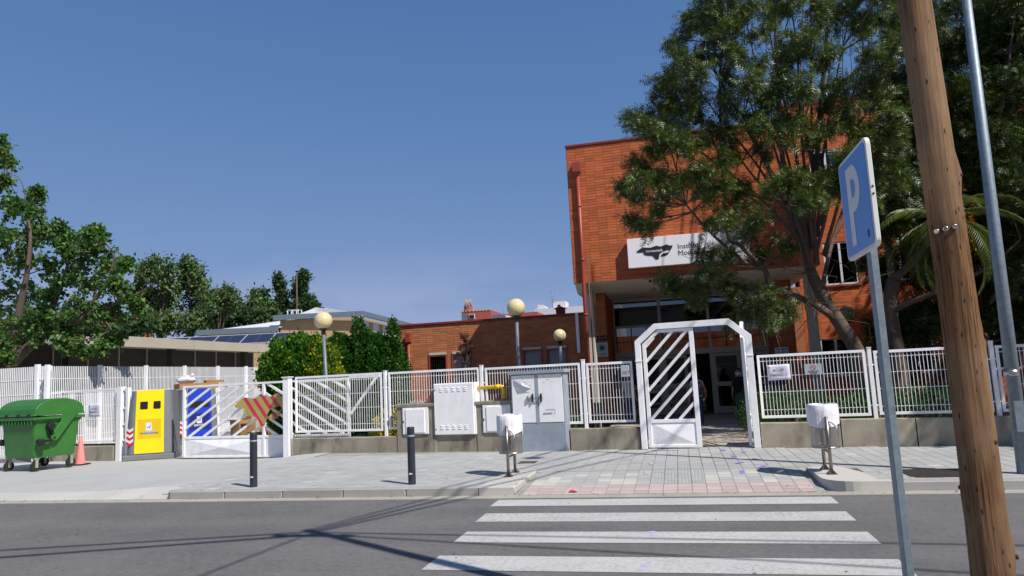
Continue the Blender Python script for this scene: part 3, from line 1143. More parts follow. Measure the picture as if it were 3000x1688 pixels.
for k, (a, c_, z0, z1) in enumerate(aw):
    b = MB()
    b.box(a - .05, a, AY - .03, AY + .2, z0, z1 + .05)
    b.box(c_, c_ + .05, AY - .03, AY + .2, z0, z1 + .05)
    b.box(a, c_, AY - .03, AY + .2, z1, z1 + .05)
    f_ = b.build('window', m_drain, annex)
    MB().box(a - .02, c_ + .02, AY - .045, AY + .15, z1 + .05, z1 + .13).build('lintel', m_column, f_)
    MB().box(a, c_, AY + .12, AY + .13, z0, z1).build('pane', m_glassdark, f_)
    if k:
        s_ = MB()
        zz = z1
        while zz > z1 - .85:
            s_.box(a + .005, c_ - .005, AY + .05, AY + .065, zz - .046, zz - .003)
            s_.box(a + .005, c_ - .005, AY + .058, AY + .07, zz - .05, zz)
            zz -= .05
        s_.build('roller_shutter', m_shutter, f_)
    else:
        s_ = MB()
        for i in range(7):
            s_.box(a + .04 + i * .08, a + .05 + i * .08, AY + .03, AY + .04, z0, z1)
        s_.build('grille', m_dark, f_)
b = MB()
b.box(-9.17, -8.99, AY - .2, AY - .01, 3.09, 3.40)
b.build('rainwater_head', m_drain, annex, .005)
MB().tube([(-9.08, AY - .1, 3.1), (-9.08, AY - .1, .1)], .05, 8).build('drainpipe', m_drain, annex)
MB().box(-3.2, -3.1, AY - .1, AY - .02, 2.4, 3.72).build('cable_trunk', m_signwhite, annex)
b = MB()
b.box(-3.98, -3.7, AY + .8, AY + 1.1, 3.5, 3.98)
b.prism([(-4.05, 3.98), (-3.63, 3.98), (-3.84, 4.08)], AY + .75, AY + 1.15)
for i in range(5):
    b.box(-3.985, -3.695, AY + .785, AY + .8, 3.68 + i * .055, 3.70 + i * .055)
b.build('chimney', m_coping, annex)
pl = thing('emblem_plaque', 'square white plaque with a green sun emblem on the brick pier', 'sign', (-2.385, AY - .06, 2.46))
MB().box(-.185, .185, 0, .03, -.23, .23).build('plate', m_plaque, pl)
b = MB()
b.tube([(0, -.001, .06), (0, -.006, .06)], .088, 20)
for i in range(9):
    a = i / 9 * 2 * PI
    b.beam((.105 * math.cos(a), -.003, .06 + .105 * math.sin(a)), (.14 * math.cos(a), -.003, .06 + .14 * math.sin(a)), .025, .004)
b.build('emblem', m_greenink, pl)
b = MB()
for i in range(2):
    b.box(-.1, .1, -.003, -.001, -.14 - i * .035, -.128 - i * .035)
b.build('print', m_ink, pl)
nb = thing('house_number', 'dark number tiles on the brick pier above the white plaque', 'house number', (-2.38, AY - .05, 2.84))
for i, (x, ch) in enumerate(((-.17, '4'), (.0, '4'), (.12, '9'))):
    MB().box(x - .055, x + .055, 0, .02, -.075, .075).build('tile', m_black, nb)
    text(ch, .12, m_plaque, nb, (x, -.002, -.042), ex=.001)

# ------------------------------------------------------------------ fences
def grid_panel(parent, x0, x1, z0, z1, bar_me, wires=(.13, .41, .66, .9), pitch=.0635, single=True):
    """framed wire panel in the local xz plane"""
    t_ = .05
    b = MB()
    b.box(x0, x0 + t_, -.02, .02, z0, z1)
    b.box(x1 - t_, x1, -.02, .02, z0, z1)
    b.box(x0 + t_, x1 - t_, -.02, .02, z0, z0 + t_)
    b.box(x0 + t_, x1 - t_, -.02, .02, z1 - t_, z1)
    f_ = b.build('panel_frame', m_white, parent, .003)
    n = max(2, round((x1 - x0 - 2 * t_) / pitch))
    hh = z1 - z0 - 2 * t_
    for i in range(1, n):
        x = x0 + t_ + (x1 - x0 - 2 * t_) * i / n
        o = obj('bar', bar_me, f_, (x, random.uniform(-.001, .001), (z0 + z1) / 2), (0, random.uniform(-.004, .004), 0))
        o.scale = (1, 1, hh)
    for w_ in wires:
        z = z0 + (z1 - z0) * w_
        MB().box(x0 + t_, x1 - t_, .005, .013, z - .005, z + .005).build('cross_wire', m_white, f_)
    return f_


bar_me = MB().box(-.0048, .0048, -.004, .004, -.5, .5).mesh('bar', m_white)


def fence(label, u0, panels, posts, zt, group='white mesh fences in front of the school'):
    r = fthing('mesh_fence', label, 'fence', u0, .13)
    for a, c_, z0, z1 in panels:
        grid_panel(r, (a - u0) / FC, (c_ - u0) / FC, z0, z1, bar_me)
    for p in posts:
        x = (p - u0) / FC
        b = MB()
        b.box(x - .035, x + .035, -.035, .035, .4, zt)
        b.box(x - .043, x + .043, -.043, .043, zt, zt + .012)
        q = b.build('post', m_white, r, .004)
        for z in (.85, 1.6):
            MB().box(x - .09, x + .09, -.012, .012, z, z + .025).build('clip', m_white, q)
    return r


fence('white mesh fence on the concrete wall left of the entrance gate', -9.4,
      [(-9.38, -6.92, .60, 1.975), (-6.75, -4.42, .63, 1.965), (-4.28, -2.08, .65, 1.945), (-1.95, -.96, .66, 1.925)], [-6.83, -4.36, -2.01], 2.0)
fence('white mesh fence on the concrete wall right of the entrance gate', 1.45,
      [(1.5, 3.42, .67, 1.9), (3.56, 5.37, .68, 1.87), (5.5, 7.4, .68, 1.85), (7.54, 9.4, .68, 1.84)], [3.49, 5.44, 7.47], 1.93)
# pull-through bar of the fence end and box by the gate
ib = fthing('intercom_box', 'small grey intercom box on the mesh fence beside the gate post', 'intercom', -1.1, .1, 1.72)
MB().box(-.09, .09, -.07, 0, -.12, .12).build('case', m_plaque, ib, .008)
MB().box(-.05, .05, -.074, -.07, -.06, .0).build('speaker_panel', m_shutter, ib)


def lowwall(label, u0, u1, zt, mat, zb=0., th=.24):
    r = fthing('low_wall', label, 'wall', u0, 0, 0, 'low concrete walls under the fences')
    n = (u1 - u0) / FC
    b = MB()
    k = max(2, int(n / .4))
    vs, fs = [], []
    for i in range(k + 1):
        x = n * i / k
        z = zt + random.uniform(-.008, .008)
        for y, zz in ((0 + random.uniform(-.004, .004), zb - .15), (0, z - .012), (.012, z), (th - .012, z), (th, z - .012), (th, zb - .15)):
            vs.append((x, y, zz))
    for i in range(k):
        for j in range(5):
            fs.append((i * 6 + j, (i + 1) * 6 + j, (i + 1) * 6 + j + 1, i * 6 + j + 1))
    fs += [tuple(range(5, -1, -1)), tuple(k * 6 + j for j in range(6))]
    b.add(vs, fs)
    b.build('wall_body', mat, r)
    return r


lowwall('stained concrete wall beside the sliding gate post, left end', -9.52, -6.47, .47, m_conc)
lowwall('recessed concrete wall behind the large white gas cabinet', -5.49, -4.47, .5, m_conc)
lowwall('short stained concrete wall between the grey cabinet and the entrance gate', -2.34, -.88, .56, m_conc)
lowwall('clean pale concrete wall right of the entrance gate behind the bin', 1.46, 2.86, .59, m_conc2)
lowwall('rough concrete wall right of the second bin behind the sign post', 2.88, 4.1, .62, m_conc2)
lowwall('long concrete wall at the right edge behind the wooden pole', 4.12, 9.5, .61, m_conc2)

# white corner post at the sliding gate
pp = fthing('gate_post', 'thick white square post between the sliding gate and the fence', 'post', -9.52, 0, -.02)
b = MB()
b.box(-.085, .085, -.08, .08, 0, 1.99)
b.box(-.115, .115, -.105, .105, 1.99, 2.01)
b.build('shaft', m_white, pp, .005)
b = MB()
b.tube([(.14, -.03, .1), (.14, -.03, 1.9)], .012, 6)
b.build('guide_rail', m_white, pp)

# sliding gate with chevron bars, half pushed behind the fence
sg = fthing('sliding_gate', 'long white sliding gate with chevron bars pushed half open beside the driveway', 'gate', -13.1, .28, 0)
L1 = (-10.46 + 13.1) / FC
L2 = (-7.92 + 13.1) / FC
ZP, ZR, ZG = .05, .52, 1.9
b = MB()
b.box(0, .08, -.03, .03, .02, ZG)
b.box(L1 - .04, L1 + .04, -.03, .03, ZP, ZG - .05)
b.box(L2 - .06, L2, -.03, .03, ZP, ZG)
b.box(.08, L2 - .06, -.03, .03, ZG - .05, ZG)
b.box(.08, L1 - .04, -.03, .03, ZR - .03, ZR + .03)
b.box(L1 + .04, L2 - .06, -.03, .03, ZR - .03, ZR + .03)
b.box(.08, L2 + .9, -.03, .03, .0, ZP - .001)
b.build('frame', m_white, sg, .003)
MB().beam((L2 + .02, 0, 1.0), (L2 + .78, 0, 1.88), .06, .05).build('tail_brace', m_white, sg)
MB().box(L2, L2 + .85, -.025, .025, ZG - .03, ZG + .03).build('tail_rail', m_white, sg)


def clip(poly, p, d):
    """parameter range of the line p+t*d inside a convex polygon (counter-clockwise)"""
    t0, t1 = -1e9, 1e9
    for i in range(len(poly)):
        a, c_ = poly[i], poly[(i + 1) % len(poly)]
        nx, nz = -(c_[1] - a[1]), c_[0] - a[0]
        den = nx * d[0] + nz * d[1]
        num = nx * (a[0] - p[0]) + nz * (a[1] - p[1])
        if abs(den) < 1e-9:
            if num > 0:
                return None
            continue
        t = num / den
        if den > 0:
            t0 = max(t0, t)
        else:
            t1 = min(t1, t)
    return (t0, t1) if t1 - t0 > .12 else None


def slats(parent, poly, ang, p0, step, n, w, dth=.03, name='slat', y=0.):
    d = (math.cos(ang), math.sin(ang))
    for i in range(n):
        p = (p0[0], p0[1] + step * i)
        r_ = clip(poly, p, d)
        if r_:
            a, c_ = r_
            a, c_ = a - .01, c_ + .01
            MB().beam((p[0] + d[0] * a, y, p[1] + d[1] * a), (p[0] + d[0] * c_, y, p[1] + d[1] * c_), w, dth).build(name, m_white, parent, .002)


slats(sg, [(.08, ZR + .03), (L1 - .04, ZR + .03), (L1 - .04, ZG - .05), (.08, ZG - .05)], R(30), (.08, -.95), .285, 10, .062)
slats(sg, [(L1 + .04, ZR + .03), (L2 - .06, ZR + .03), (L2 - .06, ZG - .05), (L1 + .04, ZG - .05)], R(150), (L2 - .06, -.95), .285, 10, .062)
for x0, x1 in ((.08, L1 - .04), (L1 + .04, L2 - .06)):
    b = MB()
    z0, z1 = ZP, ZR - .03
    xm, zm = (x0 + x1) / 2, (z0 + z1) / 2
    b.add([(x0, -.012, z0), (x1, -.012, z0), (x1, -.012, z1), (x0, -.012, z1), (xm, -.075, zm)], [(0, 1, 4), (1, 2, 4), (2, 3, 4), (3, 0, 4)])
    b.add([(x0, .012, z0), (x1, .012, z0), (x1, .012, z1), (x0, .012, z1)], [(3, 2, 1, 0)])
    b.build('lower_panel', m_white, sg)
# striped map cut-out hung on the gate
mp_ = fthing('map_cutout', 'gold map cut-out with four red stripes hung on the sliding gate', 'sign', -10.5, .17, 1.22)
W_ = 1.62
poly = map_poly(0, .0, W_)
MB().prism(poly, 0, .012).build('board', m_pink, mp_)
# red bands clipped to the outline: sample the outline in strips along the band direction
from mathutils.geometry import tessellate_polygon
tri = tessellate_polygon([[Vector((x, z, 0)) for x, z in poly]])


def clip_poly(pts, nx, nz, c0, keep_less):
    out = []
    for i in range(len(pts)):
        a, c_ = pts[i], pts[(i + 1) % len(pts)]
        fa, fc = nx * a[0] + nz * a[1] - c0, nx * c_[0] + nz * c_[1] - c0
        if keep_less:
            fa, fc = -fa, -fc
        if fa >= 0:
            out.append(a)
        if (fa >= 0) != (fc >= 0):
            t = fa / (fa - fc)
            out.append((a[0] + (c_[0] - a[0]) * t, a[1] + (c_[1] - a[1]) * t))
    return out


bd = math.atan2(-.80, .62)
bnx, bnz = -math.sin(bd), math.cos(bd)
k = W_ / 847
for (sx, sy) in ((850, 460), (1005, 468), (1130, 425), (1275, 430)):
    c0 = bnx * (sx - 1091) * k + bnz * -(sy - 600) * k
    b = MB()
    for t in tri:
        pts = [poly[i] for i in t]
        pts = clip_poly(pts, bnx, bnz, c0 - .05, False)
        pts = clip_poly(pts, bnx, bnz, c0 + .05, True) if len(pts) > 2 else []
        if len(pts) > 2:
            b.add([(x, -.0015, z) for x, z in pts], [tuple(range(len(pts)))])
    if b.v:
        b.build('red_stripe', m_mapred, mp_)

# entrance gate arch
eg = fthing('entrance_gate', 'white arched steel gate with one diagonal-barred leaf closed and one open', 'gate', -.85, .02, .12)
GW = 2.29 / FC
b = MB()
outl = [(0, 0), (.115, 0), (.115, 2.13), (.50, 2.42), (GW - .47, 2.42), (GW - .125, 2.12), (GW - .125, 0), (GW, 0), (GW, 2.19), (GW - .40, 2.54), (.42, 2.54), (0, 2.2)]
# frame as mitred beams
seg = [((.057, 0), (.057, 2.17)), ((.057, 2.17), (.44, 2.48)), ((.44, 2.48), (GW - .42, 2.48)), ((GW - .42, 2.48), (GW - .06, 2.16)), ((GW - .06, 2.16), (GW - .06, 0))]
ins_ = [(.115, 0), (.115, 2.14), (.46, 2.42), (GW - .44, 2.42), (GW - .12, 2.13), (GW - .12, 0)]
out_ = [(0, 0), (0, 2.2), (.42, 2.54), (GW - .40, 2.54), (GW, 2.19), (GW, 0)]
for i in range(5):
    a, c_, e, f = out_[i], out_[i + 1], ins_[i + 1], ins_[i]
    b.prism([a, f, e, c_], -.06, .06)
b.build('arch_frame', m_white, eg, .004)
for x in (-.012, GW - .128):
    MB().box(x, x + .14, -.072, .072, 1.78, 1.8).build('band', m_white, eg)
LX0, LX1, LZ0, LZ1 = .15, 1.2, .03, 2.42
lf = MB()
# leaf frame with a chamfered corner
o_ = [(LX0, LZ0), (LX1, LZ0), (LX1, LZ1 - .01), (LX0 + .33, LZ1 - .01), (LX0, LZ1 - .29)]
i_ = [(LX0 + .07, LZ0 + .05), (LX1 - .09, LZ0 + .05), (LX1 - .09, LZ1 - .07), (LX0 + .35, LZ1 - .07), (LX0 + .07, LZ1 - .31)]
for i in range(5):
    j = (i + 1) % 5
    lf.prism([o_[i], o_[j], i_[j], i_[i]], -.03, .03)
lf.box(LX0 + .07, LX1 - .09, -.03, .03, .52, .585)
leaf = lf.build('leaf', m_white, eg, .003)
inner = [(LX0 + .07, .585), (LX1 - .09, .585), (LX1 - .09, LZ1 - .07), (LX0 + .35, LZ1 - .07), (LX0 + .07, LZ1 - .31)]
slats(leaf, inner, R(46), (LX0 + .07, -.62), .30, 10, .058, .03)
b = MB()
x0, x1, z0, z1 = LX0 + .07, LX1 - .09, LZ0 + .05, .52
xm, zm = (x0 + x1) / 2, (z0 + z1) / 2
b.add([(x0, -.008, z0), (x1, -.008, z0), (x1, -.008, z1), (x0, -.008, z1), (xm, -.06, zm)], [(0, 1, 4), (1, 2, 4), (2, 3, 4), (3, 0, 4)])
b.add([(x0, .008, z0), (x1, .008, z0), (x1, .008, z1), (x0, .008, z1)], [(3, 2, 1, 0)])
b.build('lower_panel', m_white, leaf)
# open leaf, swung inward, seen nearly edge-on
ol = MB()
ox = GW - .19
for y0, y1 in ((.08, .15), (1.0, 1.07)):
    ol.box(ox - .03, ox + .03, y0, y1, .03, 2.13 if y0 < .5 else 2.5)
ol.box(ox - .03, ox + .03, .15, 1.0, .03, .09)
ol.box(ox - .03, ox + .03, .15, 1.0, .52, .585)
ol.beam((ox, .1, 2.1), (ox, .5, 2.47), .07, .06, ref=(1, 0, 0))
ol.box(ox - .03, ox + .03, .5, 1.0, 2.44, 2.5)
oleaf = ol.build('leaf', m_white, eg, label='gate leaf swung open and seen edge-on')
MB().box(ox - .01, ox + .01, .15, 1.0, .09, .52).build('lower_panel', m_white, oleaf)
for i in range(7):
    z = .75 + i * .3
    if z + .6 < 2.6:
        MB().beam((ox, .15, z - .2), (ox, 1.0, z + .5 if z < 1.9 else z + .35), .055, .03, ref=(1, 0, 0)).build('slat', m_white, oleaf)

# paper notices and plaque on the fences
def notice(label, u, v, z, w_, h_, lines, mat=m_papersheet, tilt=0.):
    r = fthing('notice', label, 'sign', u, v, z)
    b = MB()
    n = 6
    vs, fs = [], []
    for i in range(n + 1):
        for j in range(n + 1):
            x, zz = -w_ / 2 + w_ * i / n, -h_ / 2 + h_ * j / n
            vs.append((x, .006 * math.sin(i * 1.3 + j), zz))
    for i in range(n):
        for j in range(n):
            fs.append((i * (n + 1) + j, (i + 1) * (n + 1) + j, (i + 1) * (n + 1) + j + 1, i * (n + 1) + j + 1))
    b.add(vs, fs, 0, True)
    s_ = b.build('sheet', mat, r)
    md = s_.modifiers.new('thick', 'SOLIDIFY')
    md.thickness = .003
    for body, sz, dx, dz in lines:
        text(body, sz, m_ink, r, (dx, -.009, dz), ex=.0006)
    r.rotation_euler[1] = tilt
    return r


nt = notice('white paper notice reading ACCÉS MADRID 1 on the fence right of the gate', 1.88, .09, 1.55, .42, .30, [('ACCÉS', .068, .0, .02), ('MADRID 1', .068, .0, -.07)], tilt=R(-1))
MB().box(-.18, -.155, -.011, -.0075, .09, .115).build('red_mark', m_red, nt)
notice('white paper notice reading ACCÉS MADRID 2 on the left fence by the green container', -16.02, .02, 1.36, .44, .36, [('ACCÉS', .066, 0, .02), ('MADRID 2', .066, 0, -.07)])
np_ = fthing('no_smoking_plaque', 'small grey no-smoking plaque on the fence right of the paper notice', 'sign', 2.5, .1, 1.58)
MB().box(-.155, .155, -.006, 0, -.1, .1).build('plate', m_plaque, np_, .003)
b = MB()
for i in range(20):
    a, c_ = i / 20 * 2 * PI, (i + 1) / 20 * 2 * PI
    b.beam((.05 * math.cos(a), -.008, .03 + .045 * math.sin(a)), (.05 * math.cos(c_), -.008, .03 + .045 * math.sin(c_)), .008, .003)
b.beam((-.035, -.008, .06), (.035, -.008, 0), .008, .003)
b.build('symbol', m_mapred, np_)
b = MB()
for i, w_ in enumerate((.2, .16, .12)):
    b.box(-w_ / 2, w_ / 2, -.008, -.0065, -.042 - i * .022, -.032 - i * .022)
b.build('print', m_ink, np_)

# ------------------------------------------------------------------ meters, gas cabinet, electric cabinet
def pillar(u, label):
    r = fthing('meter_pillar', label, 'meter box', u, -.02, .0, 'concrete pillars with white meter boxes')
    b = MB()
    b.box(0, 1.0, 0, .42, -.05, 1.13)
    b.build('pillar_body', m_conc, r, .012)
    MB().box(-.03, 1.03, -.03, .45, 1.13, 1.21).build('cap', m_conc, r, .012)
    f_ = MB().box(.17, .83, -.03, -.002, .52, 1.12).build('meter_door', m_whitebox, r, .006)
    MB().box(.26, .75, -.05, -.03, .55, 1.09).build('door_cover', m_whitebox, f_, .008)
    MB().box(.185, .205, -.042, -.03, .78, .83).build('lock', m_dark, f_)
    return r


pa = pillar(-6.47, 'concrete pillar with a white meter box left of the large white cabinet')
b = MB()
for i in range(14):
    x = .30 + i * .045 + random.uniform(-.01, .01)
    b.tube([(x, .12, 1.2), (x + random.uniform(-.02, .02), .11, 1.27 + random.uniform(0, .03))], [.014, .002], 5)
b.build('broken_bottles', m_plaque, pa)
pillar(-4.47, 'concrete pillar with a white meter box right of the large white cabinet')
gc = fthing('gas_cabinet', 'large white gas cabinet raised on a pipe between two concrete pillars', 'cabinet', -5.49, -.04, 0)
MB().box(0, 1.03, 0, .34, .49, 1.64).build('case', m_whitebox, gc, .008)
dr = MB().box(.012, .985, -.022, -.001, .50, 1.625).build('door', m_whitebox, gc, .005)
for zz in (.62, 1.46):
    for i in range(5):
        for j in range(3):
            x = .16 + i * .15
            MB().prism([(-.022, zz + j * .035), (-.034, zz + j * .035 + .004), (-.022, zz + j * .035 + .018)], x, x + .075, axes='yz').build('louvre', m_whitebox, dr)
for z in (.62, 1.5):
    MB().tube([(.045, -.021, z), (.045, -.03, z)], .014, 8).build('lock', m_dark, dr)
MB().tube([(.52, .2, -.1), (.52, .2, .49)], .04, 10).build('riser_pipe', m_galvgrey, gc)
gp = fthing('gas_pipe', 'bright yellow gas pipe elbowing from the white cabinet into the pillar', 'pipe', -4.47, .12, 0)
b = MB()
pts = [(-.0, 0, 1.505), (.5, 0, 1.515)] + [(.56 + .07 * math.sin(i / 5 * PI / 2), 0, 1.515 - .07 + .07 * math.cos(i / 5 * PI / 2)) for i in range(6)] + [(.63, 0, 1.19)]
b.tube(pts, .042, 12)
b.tube([(.42, 0, 1.513), (.54, 0, 1.515)], .05, 12)
b.tube([(.63, 0, 1.2), (.63, 0, 1.34)], .05, 12)
b.build('pipe_body', m_gaspipe, gp)

ec = fthing('electric_cabinet', 'tall grey street cabinet with two white doors on a painted plinth', 'cabinet', -3.56, -.22, 0)
EW = 1.2
MB().box(0, EW, 0, .42, -.05, .70).build('plinth', m_galvgrey, ec, .006)
b = MB()
b.box(.0, EW, .02, .40, .70, 1.76)
b.build('case', m_galvgrey, ec, .004)
MB().prism([(-.04, 1.76), (EW + .04, 1.76), (EW + .04, 1.80), (EW + .03, 1.83), (-.03, 1.83), (-.04, 1.80)], -.04, .44).build('roof', m_galvgrey, ec)
for k, (x0, x1) in enumerate(((.035, .565), (.635, 1.165))):
    d_ = MB().box(x0, x1, -.0, .02, .725, 1.735).build('door', m_whitebox, ec, .004)
    b = MB()
    hx = x1 - .06 if k == 0 else x0 + .06
    b.box(hx - .014, hx + .014, -.045, -.001, 1.16, 1.33)
    b.box(hx - .02, hx + .02, -.03, -.001, 1.22, 1.27)
    b.build('handle', m_dark, d_)
    if k == 0:
        MB().box(x1 - .18, x1 - .155, -.04, -.001, 1.17, 1.29).build('hasp', m_galv, d_)
MB().box(.565, .635, -.006, .02, .70, 1.76).build('centre_strip', m_galvgrey, ec)
MB().beam((.4, -.035, 1.225), (.70, -.035, 1.225), .02, .015).build('locking_bar', m_galv, ec)
b = MB()
b.beam((.78, -.03, .98), (.98, -.03, .985), .015, .012)
b.build('door_stay', m_galv, ec)
MB().add([(.06, -.006, 1.66), (.26, -.05, 1.60), (.5, -.03, 1.44), (.3, -.004, 1.37), (.1, -.008, 1.52), (.30, -.07, 1.52)],
         [(0, 1, 5), (1, 2, 5), (2, 3, 5), (3, 4, 5), (4, 0, 5)]).build('torn_poster', m_papersheet, ec, label='torn white poster peeling off the left door')
b = MB()
for i in range(26):
    x, z = random.choice([(random.uniform(.08, .52), random.uniform(1.35, 1.7)), (random.uniform(.7, 1.1), random.uniform(1.55, 1.72))])
    a = random.uniform(0, 3.14)
    b.beam((x, -.0015, z), (x + .05 * math.cos(a), -.0015, z + .03 * math.sin(a)), .006, .002)
b.build('glue_marks', m_plaque, ec)
MB().add([(.98, -.006, .99), (1.0, -.02, .985), (1.0, -.03, .88), (.975, -.008, .90)], [(0, 1, 2, 3)]).build('paper_scrap', m_papersheet, ec)

# ------------------------------------------------------------------ bins and bollards
def litter_bin(loc, label):
    r = thing('litter_bin', label, 'litter bin', loc, 0, 'steel litter bins on the pavement')
    cx, cy = 0., .22
    b = MB()
    b.lathe([(.192, .36), (.192, .93)], 28, (cx, cy, 0))
    b.build('bucket', m_perf, r)
    b = MB()
    b.lathe([(.0, .345), (.20, .345), (.20, .365), (.0, .366)], 28, (cx, cy, 0))
    for z in (.90, .945):
        b.lathe([(.190, z), (.200, z), (.200, z + .016), (.190, z + .016), (.190, z)], 28, (cx, cy, 0))
    b.build('rim', m_chrome, r)
    # liner folded over the rim, creased
    n = 56
    prof = [(.176, .62), (.182, .9), (.188, .955), (.198, .968), (.208, .955), (.213, .86), (.211, .76), (.209, .67)]
    vs, fs = [], []
    for i, (rr, z) in enumerate(prof):
        for k in range(n):
            t = 2 * PI * k / n
            amp = .004 if i < 4 else .002 + .007 * (i - 3) / 4
            q = rr + amp * math.sin(k * 2.7 + i * .6) + amp * .6 * math.sin(k * 5.1 + 1)
            dz = (.035 * math.sin(t * 1.5 + 4.2) if i == len(prof) - 1 else (.02 * math.sin(t * 1.5 + 4.2) if i == len(prof) - 2 else .004 * math.sin(t * 4)))
            vs.append((cx + q * math.cos(t), cy + q * math.sin(t), z + dz))
    for i in range(len(prof) - 1):
        for k in range(n):
            k2 = (k + 1) % n
            fs.append((i * n + k, i * n + k2, (i + 1) * n + k2, (i + 1) * n + k))
    b = MB().add(vs, fs, 0, True)
    b.tube([(cx + .02, cy - .215, .73), (cx + .08, cy - .235, .715), (cx + .12, cy - .24, .66), (cx + .115, cy - .235, .60)], [.012, .022, .018, .012], 7)
    b.build('bag', m_bag, r)
    for k, (py, pz) in enumerate(((-.02, .80), (.46, .80))):
        b = MB()
        b.tube([(0, py, 0), (0, py, pz)], .024, 12)
        for a in (0, 90, 180, 270):
            t = R(a + 45)
            b.prism([(0, .0), (.085, .0), (0, .085)], -.004, .004)
            nv = 6
            for i in range(len(b.v) - nv, len(b.v)):
                x, y, z = b.v[i]
                b.v[i] = (math.cos(t) * x - math.sin(t) * y, py + math.sin(t) * x + math.cos(t) * y, z + .004)
        b.box(-.07, .07, py - .07, py + .07, 0, .006)
        b.build('post', m_steelpost, r)
    MB().tube([(0, 0, .30), (0, .44, .30)], .018, 8).build('crossbar', m_steelpost, r)
    MB().tube([(0, .0, .78), (0, .03, .78)], .018, 8).build('bracket', m_steelpost, r)
    return r


b1 = litter_bin((-2.775, 11.33, .132), 'steel litter bin with white bag beside the grey street cabinet')
dup(b1, (1.99, 11.03, .132), 'steel litter bin with white bag on the rounded kerb near the parking sign')


def bollard(loc, label):
    r = thing('bollard', label, 'bollard', loc, 0, 'dark bollards along the kerb')
    b = MB()
    b.lathe([(.0, .885), (.052, .885), (.058, .878), (.06, .86), (.06, 0)], 20)
    b.build('post', m_bollard, r)
    MB().lathe([(.0605, .735), (.062, .737), (.062, .757), (.0605, .759)], 20).build('band', m_galvgrey, r)
    MB().box(-.022, .03, -.064, -.058, .155, .178).build('sticker', m_papersheet, r)
    return r


bo = bollard((-6.956, 10.71, .12), 'dark bollard on the kerb in front of the sliding gate')
dup(bo, (-4.195, 10.74, .12), 'dark bollard on the kerb in front of the white gas cabinet')

# ------------------------------------------------------------------ green wheeled container
wc = thing('wheeled_container', 'green wheeled waste container with a rounded lid at the left edge', 'waste container', (-15.86, 15.12, .0), R(-11))
wc.scale = (1.16, 1.16, 1.16)
# local x = along its long front, -y = front. body tapers downwards
CW, CD = 1.18, 1.02
b = MB()
zb, zt_ = .27, 1.12
lo, hi = .90, 1.0
vs = []
for z, k in ((zb, .86), (zb + .06, .88), (zt_ - .12, .97), (zt_ - .1, 1.02), (zt_, 1.03)):
    w2, d2 = CW / 2 * k, CD / 2 * k
    rr = .07
    for sx, sy, a0 in ((1, -1, -90), (1, 1, 0), (-1, 1, 90), (-1, -1, 180)):
        for i in range(4):
            t = R(a0 + i * 30)
            vs.append((sx * (w2 - rr) + rr * math.cos(t), sy * (d2 - rr) + rr * math.sin(t), z))
fs = []
for i in range(4):
    for k in range(16):
        k2 = (k + 1) % 16
        fs.append((i * 16 + k, i * 16 + k2, (i + 1) * 16 + k2, (i + 1) * 16 + k))
fs += [tuple(range(15, -1, -1)), tuple(range(64, 80))]
b.add(vs, fs, 0, False)
b.build('body', m_green, wc)
b = MB()
b.box(-CW / 2 - .05, CW / 2 + .05, -CD / 2 - .05, -CD / 2 + .0, zt_ - .06, zt_ + .0)
b.box(-CW / 2 - .05, CW / 2 + .05, CD / 2 - .0, CD / 2 + .05, zt_ - .06, zt_ + .0)
b.box(-CW / 2 - .05, -CW / 2 + .01, -CD / 2, CD / 2, zt_ - .06, zt_ + .0)
b.box(CW / 2 - .01, CW / 2 + .05, -CD / 2, CD / 2, zt_ - .06, zt_ + .0)
for i in range(11):
    x = -CW / 2 + .06 + i * .105
    b.box(x - .008, x + .008, -CD / 2 - .045, -CD / 2 + .02, zt_ - .15, zt_ - .06)
b.build('rim', m_green, wc, .008)
# curved lid: arc from front to back
prof = [(-CD / 2 - .06, zt_ + .03)]
for i in range(13):
    t = PI * (1 - i / 12)
    prof.append((math.cos(t) * (CD / 2 + .03), zt_ + .05 + .33 * math.sin(t) ** .75))
prof.append((CD / 2 + .06, zt_ + .03))
b = MB()
b.prism(prof, -CW / 2 - .045, CW / 2 + .045, axes='yz')
lid = b.build('lid', m_green, wc, .012)
b = MB()
for x in (-.3, .1, .45):
    b.box(x - .05, x + .05, -CD / 2 - .062, -CD / 2 - .04, zt_ + .05, zt_ + .065)
b.build('lid_vents', m_dark, lid)
MB().box(-CW / 2, CW / 2, -CD / 2 - .045, -CD / 2 + .02, zt_ + .001, zt_ + .028).build('seam', m_dark, wc)
for sx in (-1, 1):
    x = sx * (CW / 2 + .035)
    b = MB()
    arm = [(.34, zt_ + .12), (.05, zt_ + .1), (.0, zt_ - .12), (-.18, zt_ - .38), (-.20, zt_ - .46), (-.13, zt_ - .52), (-.05, zt_ - .48), (.28, zt_ - .06), (.40, zt_ + .02)]
    b.prism(arm, min(x, x + sx * .035), max(x, x + sx * .035), axes='yz')
    b.build('lid_arm', m_green, wc, .006)
    b = MB()
    b.tube([(x + sx * .03, -.13, zt_ - .45), (x + sx * .045, -.13, zt_ - .45)], .025, 10)
    b.tube([(x - sx * .03, -.22, zt_ - .2), (x + sx * .09, -.22, zt_ - .2)], .07, 12)
    b.tube([(x - sx * .03, -.42, zt_ - .52), (x + sx * .09, -.42, zt_ - .52)], .07, 12)
    b.beam((x + sx * .01, -.42, zt_ - .52), (x + sx * .01, -.18, zt_ - .5), .05, .05)
    b.beam((x + sx * .01, -.22, zt_ - .2), (x + sx * .01, -.16, zt_ - .38), .06, .05)
    b.build('lift_trunnion', m_dark, wc)
